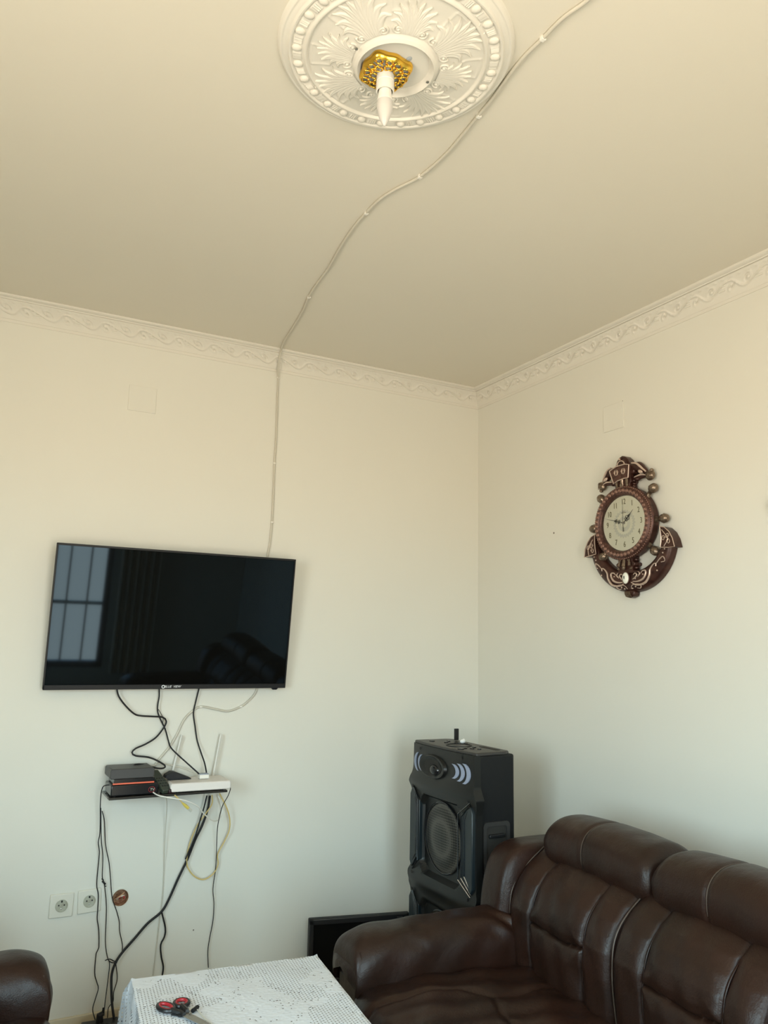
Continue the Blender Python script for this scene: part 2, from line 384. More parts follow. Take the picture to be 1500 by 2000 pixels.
# window_1: dark frame with upright security bars
g = G(); yw = REAR_Y - 0.04
for x in (a + 0.025, b - 0.025, (a + b) / 2): g.box((x, yw, (c + d) / 2), (0.05, 0.05, d - c))
for z in (c + 0.025, d - 0.025, 1.62): g.box(((a + b) / 2, yw, z), (b - a, 0.05, 0.05))
win = struct(g.build('window_1', M['alum'], smooth=0))
x = a + 0.12
while x < b - 0.05:
    g = G(); g.box((x, yw - 0.045, (c + d) / 2), (0.014, 0.014, d - c)); g.build('bar', M['alum'], win, smooth=0); x += 0.165
g = G(); g.box(((a + b) / 2, yw - 0.045, 0.69), (b - a, 0.016, 0.03)); g.build('bar', M['white'], win, smooth=0)  # crossbar coloured white to stand for its bright highlight
# brown curtain gathered beside the window
g = G(); U = np.linspace(0, 1, 60); Vv = np.linspace(0, 1, 12)
A = np.array([[(-1.10 + 0.34 * u, REAR_Y + 0.06 + 0.022 * math.sin(u * 34 + 0.5 * v), 0.12 + 2.25 * v) for v in Vv] for u in U]); g.grid(A)
B_ = A.copy(); B_[:, :, 1] += 0.004; g.grid(B_)
cu = g.build('curtain', M['curtain'], None, smooth=60)
tag(cu, 'brown curtain hanging gathered beside the barred window behind the camera', 'curtain')
# skirting
g = G(); g.box((LEFT_X / 2, -0.006, 0.017), (3.6, 0.012, 0.034)); struct(g.build('baseboard_back', M['base'], bevel=0.002))
g = G(); g.box((-0.006, REAR_Y / 2, 0.017), (0.012, 3.88, 0.034)); struct(g.build('baseboard_right', M['base'], bevel=0.002))

# ------------------------------------------------------------------ cornice with scroll relief
def relief(u, v):
    """u metres along, v 0..1 across the cove band"""
    P = 0.150; k = np.floor(u / P); x = (u - (k + 0.5) * P)
    y = (v - 0.5) * 0.075
    h = np.zeros_like(u)
    for cx, cy, sg in ((-0.036, -0.004, 1), (0.030, 0.006, -1)):
        dx, dy = x - cx, y - cy; r = np.hypot(dx, dy); th = np.arctan2(dy * sg, dx * sg)
        sp_ = np.cos(th - r * 520 * 0.6) * np.exp(-(r / 0.0165) ** 4)
        h += 0.0022 * sp_ * (r > 0.003) + 0.003 * np.exp(-(r / 0.004) ** 2)
    st = np.abs(y - 0.018 * np.sin(2 * PI * u / P + 0.6)); h += 0.0030 * np.exp(-(st / 0.0035) ** 2)
    lf = np.exp(-((np.abs(x) - 0.069) / 0.012) ** 2) * np.exp(-((y) / 0.014) ** 2); h += 0.003 * lf * (0.6 + 0.4 * np.cos(2 * PI * y / 0.007))
    env = np.clip((v - 0.06) / 0.08, 0, 1) * np.clip((0.94 - v) / 0.08, 0, 1)
    h = 1.7 * h * env * (v < 0.80)
    tick = (v > 0.80) * np.exp(-((v - 0.88) / 0.05) ** 2) * 0.0022 * np.maximum(0, np.sin(2 * PI * (u / 0.033 + v * 2)))
    return h + tick
def cornice(name, length, mapf, du=0.003):
    prof = [(0.0, -0.084), (0.003, -0.084), (0.0045, -0.073), (0.0065, -0.0725), (0.0075, -0.071)]
    band0 = np.array([0.0075, -0.0705]); band1 = np.array([0.056, -0.0135])
    nb = 26
    for i in range(nb):
        t = i / (nb - 1); p = band0 * (1 - t) + band1 * t
        nrm = np.array([0.76, -0.65]); p = p - nrm * 0.006 * math.sin(PI * t); prof.append((p[0], p[1]))
    prof += [(0.0550, -0.0085), (0.0595, -0.0080), (0.0605, -0.0125), (0.0625, -0.0125), (0.0640, -0.009), (0.080, -0.0085), (0.083, -0.006), (0.083, 0.0)]
    prof = np.array(prof); m = len(prof); us = np.arange(0, length, du)
    U = us[:, None] * np.ones((1, m)); Pp = np.broadcast_to(prof, (len(us), m, 2)).copy()
    tt = np.linspace(0, 1, nb)[None, :] * np.ones((len(us), 1))
    hgt = relief(U[:, 5:5 + nb], tt)
    Pp[:, 5:5 + nb, 0] += 0.76 * hgt; Pp[:, 5:5 + nb, 1] -= 0.65 * hgt
    A = mapf(U, Pp)
    g = G(); g.grid(A); o = g.build(name, M['plaster'], smooth=50, fixn=False)
    return struct(o)
def map_back(U, P):
    return np.stack([-(P[..., 0] + U), -P[..., 0], H + P[..., 1]], -1)
def map_right(U, P):
    return np.stack([-P[..., 0], -(P[..., 0] + U), H + P[..., 1]], -1)
cornice('trim_1', 3.45, map_back); cornice('trim_2', 3.7, map_right)
for nm, sz in (('trim_3', 0),):   # plain run over the rear and left walls (behind the camera)
    g = G(); g.box((LEFT_X / 2, REAR_Y + 0.03, H - 0.03), (3.6, 0.06, 0.06)); g.box((LEFT_X + 0.03, REAR_Y / 2, H - 0.03), (0.06, 3.8, 0.06)); struct(g.build(nm, M['plaster'], smooth=0))

# painted-over blank cover plates high on the walls
def blank(c, rz, lab, grp):
    g = G(); g.box((0, -0.002, 0), (0.112, 0.004, 0.108))
    o = g.build('cover_plate', M['wall'], None, bevel=0.0008, loc=c, rz=rz); tag(o, lab, 'cover plate', grp); return o
p1 = atY(278, 780); p2 = atX(1199, 815)
blank(p1, 0, 'square cover plate painted over high above the television', None)
blank(p2, -PI / 2, 'square cover plate painted over above the anchor clock', None)

# ------------------------------------------------------------------ ceiling rose
RC = np.array([-1.555, -1.912]); RAD = 0.260
rose = thing('ceiling_rose', 'round white plaster ceiling rose with acanthus leaves and egg border', 'ceiling rose', (RC[0], RC[1], H))
def rose_h(r, th):
    q = r / RAD
    pr = [(0, .034), (.25, .034), (.285, .033), (.300, .040), (.325, .047), (.350, .042), (.365, .035), (.40, .034), (.62, .024), (.74, .021), (.755, .026), (.77, .026), (.785, .021), (.80, .020), (.875, .018), (.89, .021), (.905, .021), (.915, .015), (.93, .014), (.955, .011), (.97, .012), (.985, .008), (1.0, 0.0)]
    h = np.interp(q, [a_[0] for a_ in pr], [a_[1] for a_ in pr])
    # raised rectangular field panels between the leaf sprays
    k = np.mod(th, PI / 4) - PI / 8
    pm = np.exp(-((np.abs(k) - 0.16) / 0.02) ** 2) * (q > .56) * (q < .72) + np.exp(-((q - .72) / .012) ** 2) * (np.abs(k) < .17) + np.exp(-((q - .57) / .012) ** 2) * (np.abs(k) < .16)
    h = h + 0.0011 * pm
    # gadroon ticks beside the eggs
    nE = 28; ke = np.mod(th * nE / (2 * PI), 1) - 0.5; e = np.abs(ke)
    h = h + (q > .80) * (q < .87) * 0.0032 * (np.exp(-((e - .40) / .035) ** 2) + np.exp(-((e - .49) / .03) ** 2) + 0.8 * np.exp(-((e - .31) / .03) ** 2))
    return h
rs = np.concatenate([np.linspace(0.001, .28, 10), np.linspace(.285, .40, 24), np.linspace(.41, .74, 44), np.linspace(.745, 1.0, 46)]) * RAD
ths = np.linspace(0, 2 * PI, 540, endpoint=False)
T_, R_ = np.meshgrid(ths, rs, indexing='ij')
A = np.stack([R_ * np.cos(T_), R_ * np.sin(T_), -rose_h(R_, T_)], -1)
g = G(); g.grid(A, closed_u=True); g.build('plaster_disc', M['plaster'], rose, smooth=60, fixn=False)
g = G(); g.ell((0, 0, 0), (0.0112, 0.0098, 0.0062), 14, 8); eg0 = None
for i in range(28):
    t = 2 * PI * (i + 0.5) / 28
    if eg0 is None: e_ = g.build('egg', M['plaster'], rose, smooth=60); eg0 = e_
    else: e_ = eg0.copy(); COL.objects.link(e_)
    e_.location = (0.838 * RAD * math.cos(t), 0.838 * RAD * math.sin(t), -0.0195); e_.rotation_euler = (0, 0, t)
def ribbon(g, pts, wid, hgt, base, n=10, veins=0):
    """tapered raised leaf lobe lying on the disc, underside towards the ceiling"""
    P = crom([(p[0], p[1], 0) for p in pts], 0.004); m = len(P)
    T = np.gradient(P, axis=0); T /= np.linalg.norm(T, axis=1)[:, None] + 1e-9; Nn = np.stack([-T[:, 1], T[:, 0], 0 * T[:, 0]], -1)
    t = np.linspace(0, 1, m); ww = wid * (np.sin(PI * np.clip(t * 0.80 + 0.16, 0, 1)) ** 0.8) * (1 - t ** 6) + 0.0004
    s_ = np.linspace(-1, 1, n); A = np.zeros((m, n, 3))
    for j, s1 in enumerate(s_):
        A[:, j] = P + Nn * (ww * s1)[:, None]
        prof = (1 - s1 * s1) ** 0.7 - 0.35 * math.exp(-(s1 / 0.22) ** 2)
        A[:, j, 2] = -(np.interp(np.hypot(A[:, j, 0], A[:, j, 1]) / RAD, [.36, .40, .62, .74], [.034, .0335, .0235, .0205]) + .0003 + hgt * prof * (0.55 + 0.75 * t * (1.25 - t)))
    g.grid(A)
def spray(big):
    g = G(); k = 1.0 if big else 0.72
    r0 = 0.098
    for sgn in (-1, 1):
        for i, (sp_, ln) in enumerate(((0.10, 1.0), (0.24, .98), (0.40, .90), (0.58, .76), (0.80, .58))):
            L = 0.100 * ln * k; a0 = sgn * sp_ * 0.5; a1 = sgn * sp_ * 1.25; a2 = sgn * sp_ * 2.4
            p0 = np.array([r0, sgn * 0.004 * i]); p1 = p0 + L * 0.45 * np.array([math.cos(a0), math.sin(a0)])
            p2 = p1 + L * 0.35 * np.array([math.cos(a1), math.sin(a1)]); p3 = p2 + L * 0.28 * np.array([math.cos(a2), math.sin(a2)])
            ribbon(g, [p0, p1, p2, p3], 0.0100 * k, 0.0050, 0.0085)
        # volute at the foot
        cx, cy = r0 + 0.006, sgn * 0.026; tt = np.linspace(0, 3.4 * PI, 40)
        V = [(cx + (0.011 - 0.0029 * q / PI) * math.cos(q + 1), cy + sgn * (0.011 - 0.0029 * q / PI) * math.sin(q + 1), -0.034) for q in tt]
        g.tube(V, [0.0028, 0.0024, 0.0014], 7); g.ell((cx, cy, -0.034), (0.004, 0.004, 0.004), 10, 6)
    if not big:
        for an in (-.5, 0, .5): ribbon(g, [(r0 + .01, an * .02), (r0 + .045, an * .05), (r0 + .062, an * .08)], 0.007, 0.005, 0.009)
    return g
for big in (True, False):
    first = None
    for i in range(4):
        if first is None: o = spray(big).build('leaf_spray', M['plaster'], rose, smooth=60, fixn=False); first = o
        else: o = first.copy(); COL.objects.link(o)
        o.rotation_euler = (0, 0, math.radians(33 + 90 * i + (0 if big else 45)))
for px, py in ((696, 95), (835, 160)):
    q = atZ(px, py, H - 0.045); g = G(); g.lathe([(0.0035, 0), (0.0035, 0.002), (0.001, 0.0025)], n=10)
    o = g.build('screw', M['steel'], rose); o.location = (q[0] - RC[0], q[1] - RC[1], -0.0465)
q = atZ(799, 115, H - 0.034); g = G(); g.ell((0, 0, 0), (0.006, 0.009, 0.0008), 10, 4)
o = g.build('filler_patch', mat('grey_filler', (0.42, 0.45, 0.46), .7), rose); o.location = (q[0] - RC[0], q[1] - RC[1], -0.0345)
o['label'] = 'grey filler dab'

# ------------------------------------------------------------------ light fitting
lf = thing('ceiling_light', 'gold pierced ceiling light with bare white candle bulb', 'ceiling light', (-1.570, -1.893, H - 0.0340))
def sqc(t, r, p=0.62):     # rounded, slightly lobed square outline
    c, s = math.cos(t), math.sin(t); k = 1 / ((abs(c) ** 3.2 + abs(s) ** 3.2) ** (1 / 3.2)); return r * k * (1 + 0.035 * math.cos(8 * t))
n = 96; lev = [(1.0, 0.0), (1.03, -0.005), (1.0, -0.012), (0.94, -0.016), (0.88, -0.018), (0.86, -0.017), (0.90, -0.013), (0.95, -0.006)]
A = np.array([[(sqc(2 * PI * i / n, .052) * k * math.cos(2 * PI * i / n), sqc(2 * PI * i / n, .052) * k * math.sin(2 * PI * i / n), z) for k, z in lev] for i in range(n)])
g = G(); g.grid(A, closed_u=True); can = g.build('canopy', M['gold'], lf, smooth=50)
g = G(); rnd = random.Random(3)
for ring, (rr_, cnt, rad_) in enumerate(((0.025, 7, 0.0085), (0.040, 12, 0.0078))):
    for i in range(cnt):
        t = 2 * PI * (i + 0.5 * ring) / cnt; r1 = sqc(t, rr_); cx, cy = r1 * math.cos(t), r1 * math.sin(t)
        tt = np.linspace(0, 2 * PI, 15); ra = rad_ * (1 + .12 * rnd.random())
        g.tube([(cx + ra * math.cos(u), cy + ra * math.sin(u) * .85, -0.019 + 0.003 * (r1 / .05) + 0.0012 * math.sin(3 * u + i)) for u in tt], [0.0026, .0018, .0028, .0020, .0026], 7, cap=False)
for i in range(24):
    t = 2 * PI * i / 24 + .1; r1 = sqc(t, .033); g.ell((r1 * math.cos(t), r1 * math.sin(t), -0.020), (.0032, .0028, .0025), 8, 6)
g.build('openwork', M['gold'], lf, smooth=60)
g = G(); A = np.array([[(sqc(2 * PI * i / 48, .052) * k * math.cos(2 * PI * i / 48), sqc(2 * PI * i / 48, .052) * k * math.sin(2 * PI * i / 48), -0.0085) for k in (0.02, .5, .93)] for i in range(48)]); g.grid(A, closed_u=True)
g.build('backing', M['lamp_white'], lf)
g = G(); g.lathe([(0.0175, -0.0060), (0.0195, -0.0120), (0.0195, -0.0320), (0.0185, -0.0330), (0.0185, -0.0350), (0.0200, -0.0360), (0.0200, -0.0560), (0.0170, -0.0560), (0.0168, -0.0380)], n=40, cap=False); g.build('lamp_holder', M['lamp_white'], lf)
g = G(); g.lathe([(0.0169, -0.0460), (0.0, -0.0460)], n=24, cap=False); g.build('holder_inside', M['hole'], lf)
g = G(); g.lathe([(0.0135, -0.0460), (0.0140, -0.0540), (0.0150, -0.0640), (0.0168, -0.0760), (0.0172, -0.0800)], n=40, cap=False)
bu = g.build('bulb', M['lamp_white'], lf)
g = G(); g.lathe([(0.0172, -0.0800), (0.0176, -0.0870), (0.0172, -0.0960), (0.0155, -0.1070), (0.0125, -0.1180), (0.0085, -0.1280), (0.0048, -0.1350), (0.0022, -0.1385), (0.0, -0.1393)], n=40, cap=False)
g.build('frosted_tip', M['frost'], bu)

# ------------------------------------------------------------------ cables
def cable(name, pts, r, m, label, cat='cable', group=None, step=0.008, n=7):
    P = crom(pts, step); o0 = P[0].copy(); g = G(); g.tube(P - o0, r, n)
    o = g.build(name, m, None, smooth=60); o.location = o0; tag(o, label, cat, group); return o, o0
def wallpts(px, y): return [atY(x_, y_, (y if np.isscalar(y) else np.interp(i / max(1, len(px) - 1), np.linspace(0, 1, len(y)), y))) for i, (x_, y_) in enumerate(px)]

zc = H - 0.0045
ceil_px = [(1190, -40), (1148, 0), (1100, 35), (1060, 75), (1020, 115), (985, 160), (960, 195), (935, 225), (905, 262), (870, 302), (820, 345), (770, 371), (740, 391), (715, 416), (690, 445), (665, 483), (640, 526), (620, 553), (603, 580), (590, 610), (572, 640), (555, 667)]
pts = [atZ(*p, zc) for p in ceil_px]
pts += [atY(549, 683, -0.088), atY(546, 700, -0.060), atY(543, 722, -0.030)]
pts += wallpts([(543, 742), (541, 800), (539, 860), (536, 905), (534, 960), (531, 1020), (527, 1060), (522, 1090), (516, 1150), (512, 1250), (505, 1320), (500, 1350), (486, 1368), (470, 1380), (445, 1389), (420, 1385), (392, 1380.5), (373, 1391), (358, 1408), (345.6, 1434), (330.7, 1459), (309, 1485), (298, 1505), (292, 1522)], -0.006)
coax, o0 = cable('antenna_cable', pts, 0.0044, M['coax'], 'long white cable running across the ceiling and down behind the television')
for (px, py, where) in [(935, 226, 'c'), (715, 416, 'c'), (603, 580, 'c'), (1060, 75, 'c'), (820, 345, 'c'), (543, 738, 'w'), (536, 905, 'w'), (531, 1020, 'w'), (392, 1380.5, 'w'), (470, 1380, 'w')]:
    q = atZ(px, py, H - 0.004) if where == 'c' else atY(px, py, -0.006)
    g = G()
    g.box((0, 0, 0), (0.010, 0.010, 0.0105) if where == 'c' else (0.011, 0.0105, 0.006)); g.ell((0.0065, 0, 0), (0.0028, 0.0028, 0.0028), 8, 6)
    cl = g.build('clip', M['white'], coax, bevel=0.0015); cl.location = q - o0

CR = 0.0022
cable('power_cable', wallpts([(228, 1344), (232, 1360), (245, 1378), (262, 1394), (275, 1398), (300, 1399.5), (318, 1401), (325, 1409), (320, 1421), (305, 1440), (285, 1453), (265, 1462), (258, 1470), (265, 1476), (290, 1479), (308, 1486), (322, 1495), (320, 1500), (308, 1500.5), (290, 1496), (270, 1492.5), (260, 1496), (256, 1504)], [-.03, -.02, -.03, -.07]), 0.0034, M['rubber'], 'thick black cable zigzagging from the television down to the stacked receivers')
cable('power_cable', wallpts([(311, 1344), (311, 1360), (308, 1378), (308.5, 1392), (315, 1408), (323, 1425), (329, 1447), (333, 1459), (345, 1472), (365, 1490), (385, 1508), (396, 1518)], [-.02, -.02, -.09]), 0.0030, M['rubber'], 'black cable dropping from the television centre to the white adapter')
cable('power_cable', wallpts([(309, 1385), (314, 1393), (319, 1403), (318, 1413), (324, 1424)], -.012), 0.0012, M['rubber'], 'short thin black wire loop crossing the middle television cable')
cable('power_cable', wallpts([(389, 1344), (382, 1372), (378, 1393), (381, 1418), (385, 1445), (392, 1468), (400, 1492), (405, 1519)], [-.02, -.01, -.02, -.075]), 0.0030, M['rubber'], 'black cable from right part of the television down to the white adapter')
cable('power_cable', wallpts([(404, 1554), (399, 1575), (392, 1598), (384, 1625), (377, 1644), (362, 1678)], [-.045, -.034, -.026]), 0.0030, M['rubber'], 'short black cable emerging under the shelf beside the twin cable')
cable('power_cable', wallpts([(410, 1554), (406, 1580), (395, 1612), (381, 1641), (367, 1676), (348, 1716), (331, 1754), (316, 1780), (288, 1804), (262, 1834), (240, 1859), (226, 1880), (218.6, 1902), (217.6, 1930), (219, 1962), (223, 1990)], [-.03, -.018, -.012, -.012, -.03, -.09]), 0.0046, M['rubber'], 'thick black twin cable slanting from the shelf down to the power strip')
cable('power_cable', wallpts([(316, 1782), (323, 1813), (321, 1830), (314, 1845), (315, 1868), (319, 1888), (317, 1906)], -.012), 0.0032, M['rubber'], 'black cable branching off straight down behind the table')
cable('power_cable', wallpts([(440, 1534), (450, 1537), (446, 1553), (435, 1573), (429, 1594), (424.5, 1620), (423, 1658), (421, 1698), (416, 1736), (418, 1765), (416, 1798), (409.6, 1832), (406, 1858), (407, 1890)], [-.12, -.11, -.02, -.012, -.012]), 0.0017, M['rubber'], 'thin black cable hanging from right end of the white router')
cable('power_cable', wallpts([(214, 1533), (203, 1535), (198, 1546), (196, 1570), (196, 1600), (195, 1628), (192, 1645), (194, 1661), (193.6, 1674), (189, 1726), (192, 1747), (191, 1775), (190, 1795), (193, 1817), (193, 1851), (188, 1862), (185, 1900), (189, 1918), (192, 1931), (186, 1952), (181, 1972), (186, 1992)], [-.10, -.05, -.012, -.012, -.012, -.09]), 0.0019, M['rubber'], 'leftmost thin wavy black cable hanging in front of the sockets')
cab, o0 = cable('power_cable', wallpts([(197, 1578), (198, 1640), (201, 1672), (200, 1712), (203, 1724), (205, 1735), (208, 1774), (206, 1838), (209.6, 1868), (214, 1882), (211, 1912), (205, 1960), (203, 1984)], [-.02, -.012, -.012, -.06]), 0.0017, M['rubber'], 'thin black cable with a tied knot beside the sockets')
g = G(); kq = atY(203, 1724, -.014) - o0
g.tube([kq + np.array([0.004 * math.sin(2 * u) + 0.009 * (u / PI - 1), 0.002 * math.sin(u * 3), 0.014 * (1 - u / PI)]) for u in np.linspace(0, 2 * PI, 26)], 0.0018, 6); g.ell(kq, (.0035, .003, .010), 10, 8, rotm('Y', -.6))
g.build('knot', M['rubber'], cab)
cable('power_cable', wallpts([(199.5, 1584), (204, 1603), (206, 1645), (209, 1665), (213, 1684), (216, 1714), (219, 1752), (228, 1780), (233, 1800), (234, 1820), (239, 1844), (239, 1858)], -.012), 0.0017, M['rubber'], 'thin black cable passing over the open round junction box')
cable('power_cable', wallpts([(226, 1880), (229, 1912), (222, 1938), (221, 1956), (212, 1968), (210, 1988)], [-.012, -.012, -.06]), 0.0017, M['rubber'], 'short thin black cable beside the twin cable above the power strip')
cable('cable_tie', wallpts([(205, 1876), (214, 1873), (222, 1877), (229, 1880), (218, 1880), (212, 1876)], -.02), 0.0018, M['rubber'], 'black cable tie with loose end around the lower cables', 'cable tie')
cable('network_cable', wallpts([(292, 1506), (294, 1500), (310, 1492), (341, 1496), (373, 1506), (390, 1516)], [-.06, -.02, -.02, -.08]), 0.0024, M['coax'], 'pale cable arching low over the shelf behind the remote controls')
cable('network_cable', wallpts([(299, 1500), (293, 1515), (290.5, 1530), (295, 1543), (308, 1553), (331, 1558), (363, 1564), (386, 1575), (399, 1590), (416, 1603), (427, 1601), (434, 1588), (431, 1566), (425, 1553)], [-.03, -.10, -.175, -.18, -.10, -.03, -.03]), 0.0025, M['white'], 'white cable looping over the shelf front and under the router')
ycab, o0 = cable('network_cable', wallpts([(414, 1553), (414, 1570), (401, 1590), (386, 1611), (373, 1640), (366, 1668), (366, 1691), (378, 1710), (397, 1718), (416, 1707), (426, 1688), (425, 1669), (437, 1646), (447, 1624), (449, 1604), (444, 1581), (429, 1550)], [-.05, -.018, -.018, -.018, -.05]), 0.0026, M['yellow'], 'yellow cable looping down the wall below the router')
yc2, o0 = cable('network_cable', wallpts([(341, 1553), (349, 1560), (356, 1568)], -.178), 0.0024, M['yellow'], 'short yellow lead with a clear plug hanging off the shelf edge')
g = G(); pa = atY(356, 1568, -.178) - o0; pb = atY(368, 1579, -.178) - o0; g.tube([pa, (pa + pb) / 2, pb], [0.003, 0.006, 0.0055], 8); g.build('boot', M['yellow2'], yc2)
g = G(); pc = atY(374, 1584, -.178) - o0; g.tube([pb, pc], 0.0055, 4); g.build('plug', mat('clear_plug', (.55, .55, .5), .2), yc2)
cable('wire', wallpts([(324, 1556), (326, 1572), (324, 1607), (321.5, 1658), (320, 1700), (317, 1752), (312, 1790), (307, 1832), (299, 1905)], [-.165, -.03, -.006, -.006, -.006]), 0.0016, M['coax'], 'thin white wire hanging straight down the wall below the shelf', 'wire')

# ------------------------------------------------------------------ television
TVT = math.atan2(0.068, 0.54)
tv = thing('television', 'large black flat television tilted forward on the wall', 'television', (-1.508, -0.045, 1.197)); tv.rotation_euler = (TVT, 0, 0)
TW, TH = 0.957, 0.548
g = G(); g.box((0, 0.010, TH / 2), (TW, 0.020, TH)); g.box((0, 0.026, TH * .45), (TW * .78, 0.014, TH * .62)); g.build('housing', M['black_satin'], tv, bevel=0.003)
g = G()
for s_ in (-1, 1): g.box((s_ * (TW / 2 - .0025), -0.003, TH / 2), (0.005, 0.006, TH))
g.box((0, -0.003, TH - .004), (TW, 0.006, 0.008)); g.box((0, -0.003, 0.009), (TW, 0.006, 0.018)); g.build('bezel', M['black_satin'], tv, bevel=0.001)
g = G(); g.add([(-TW / 2 + .005, -.001, .018), (TW / 2 - .005, -.001, .018), (TW / 2 - .005, -.001, TH - .008), (-TW / 2 + .005, -.001, TH - .008)], [(0, 1, 2, 3)]); g.build('screen', M['screen'], tv, smooth=0)
g = G(); g.prism([(TW / 2 - .062, 0), (TW / 2 - .056, -.007), (TW / 2 - .038, -.007), (TW / 2 - .032, 0)], -.004, .010); g.build('sensor', M['gloss'], tv)
lx = -0.015
g = G(); tt = np.linspace(0, 2 * PI, 20); g.tube([(lx - .022 + .0055 * math.cos(u), -.0065, .0095 + .0055 * math.sin(u)) for u in tt], .0018, 6, cap=False); g.build('logo', M['logo'], tv)
txt('BLUE  VIEW', 0.0125, M['logo'], tv, (lx + .014, -.0065, .0095), 'lettering', shear=0.3, extrude=.0006)
g = G(); g.box((0, 0.058, TH * .74), (0.25, 0.052, 0.06)); g.build('wall_bracket', M['black_satin'], tv)

# ------------------------------------------------------------------ shelf and what stands on it
SZ = 0.815
sh = thing('wall_shelf', 'small dark glass shelf on the wall under the television', 'shelf', (-1.518, 0, SZ))
g = G(); g.box((0, -0.080, -0.004), (0.445, 0.160, 0.008)); g.build('glass_panel', M['glass'], sh, bevel=0.0015)
for s_ in (-1, 1):
    g = G(); g.box((s_ * 0.185, -0.022, -0.016), (0.022, 0.044, 0.016)); g.build('bracket', M['white'], sh, bevel=0.003)
def local(px, py, y, root): return atY(px, py, y) - np.array(root)
s1 = thing('receiver_box', 'black receiver box, bottom of the stack on the wall shelf', 'receiver', (-1.647, -0.085, SZ))
g = G(); g.box((0, 0, 0.022), (0.172, 0.120, 0.040)); g.build('case', M['gloss'], s1, bevel=0.004)
g = G()
for a_ in (-1, 1):
    for b_ in (-1, 1): g = G(); g.lathe([(.006, 0), (.006, .004)], (a_ * .07, b_ * .045, 0), n=10); g.build('foot', M['black_satin'], s1)
txt('TV', 0.014, M['socket2'], s1, (0.063, -0.0605, 0.018), shear=0.2)
g = G(); tt = np.linspace(0, 2 * PI, 20); g.tube([(.062 + .012 * math.cos(u), -.0604, .019 + .010 * math.sin(u)) for u in tt], .0006, 6, cap=False); g.build('emblem', M['red_handle'], s1)
s2 = thing('receiver_box', 'charcoal receiver with red front stripe, top of the stack on the shelf', 'receiver', (-1.655, -0.085, SZ + 0.0425)); 
g = G(); g.box((0.006, -0.002, 0.010), (0.150, 0.112, 0.020)); g.build('lower_case', M['gloss'], s2, bevel=0.002)
g = G(); g.prism([(-.080, .020), (-.084, .026), (-.084, .050), (-.079, .056), (.072, .056), (.076, .050), (.076, .026), (.072, .020)], -.060, .060); g.build('lid', M['charcoal'], s2, bevel=0.002)
g = G(); g.box((0.002, -0.0600, 0.0035), (0.150, 0.003, 0.005)); g.build('stripe', M['red'], s2)
rt = thing('router', 'white internet router with two upright antennas on the shelf', 'router', (-1.398, -0.088, SZ), math.radians(-2)); rt.scale = (.96, 1, 1)
g = G()
g.prism([(-.118, .004), (-.122, .010), (-.122, .030), (-.116, .036), (.116, .036), (.122, .030), (.122, .010), (.118, .004)], -.072, .066); g.build('case', M['router'], rt, bevel=0.004)
g = G()
for a_ in (-.09, .09):
    for b_ in (-.05, .05): g = G(); g.lathe([(.006, 0), (.006, .005)], (a_, b_, 0), n=10); g.build('foot', M['black_satin'], rt)
rl = np.array([-1.398, -0.088, SZ])
for (x0, y0, x1, y1) in ((333, 1514, 353, 1436), (415, 1524, 432, 1434)):
    p0 = atY(x0, y0, -.022) - rl; p1_ = atY(x1, y1, -.022) - rl
    g = G(); g.tube([p0, p0 + (p1_ - p0) * .12, p1_ - (p1_ - p0) * .03, p1_], [.0065, .0062, .0050, .0040], 8); g.build('antenna', M['antenna'], rt)
q = atY(340, 1520, -.05)
bb = thing('handset', 'black angular handset lying tilted on the back of the router', 'handset', (q[0] + .008, -.060, SZ + .036))
g = G(); g.prism([(-.050, .010), (-.046, .020), (-.026, .031), (-.012, .030), (.052, .004), (.050, .001), (-.030, .001)], -.022, .022); g.build('shell', M['black_satin'], bb, bevel=0.003)
q = atY(395, 1521, -.07)
ad = thing('plug_adapter', 'small white plug adapter with grey-blue top on the router', 'adapter', (q[0], -.085, SZ + .0363))
g = G(); g.box((0, 0, .009), (.038, .030, .016)); g.build('shell', M['white'], ad, bevel=0.002)
g = G(); g.box((0, 0, .0185), (.036, .028, .003)); g.build('top_face', mat('grey_blue', (.30, .34, .42), .4), ad, bevel=0.001)
g = G(); g.tube([(0, 0, 0), (.022, 0, 0)], [.005, .004], 10); o = g.build('cable_plug', M['black'], None); o.location = atY(439, 1533, -.115); tag(o, 'tiny black round plug in right end of the router', 'plug')
def remote(c, rz, tilt, label, L, Wd, m, keys):
    r_ = thing('remote_control', label, 'remote control', c, rz); r_.rotation_euler = (tilt, 0, rz)
    g = G(); g.box((0, 0, .009), (Wd, L, .018)); g.build('shell', m, r_, bevel=0.004)
    first = None
    for i in range(4):
        for j in range(3):
            if first is None: g = G(); g.box((0, 0, 0), (.006, .005, .002)); k_ = g.build('button', keys, r_, bevel=.0005); first = k_
            else: k_ = first.copy(); COL.objects.link(k_)
            k_.location = ((j - 1) * .011, -L * .30 + i * .017, .0187)
    return r_
remote((-1.545, -0.090, SZ + .028), math.radians(16), math.radians(25), 'dark green remote control on shelf beside the receivers', .135, .042, M['olive'], M['black'])
remote((-1.520, -0.125, SZ), math.radians(24), 0, 'narrow dark remote control tucked against the router corner', .062, .030, mat('maroon_plastic', (.03, .012, .014), .4), M['charcoal'])

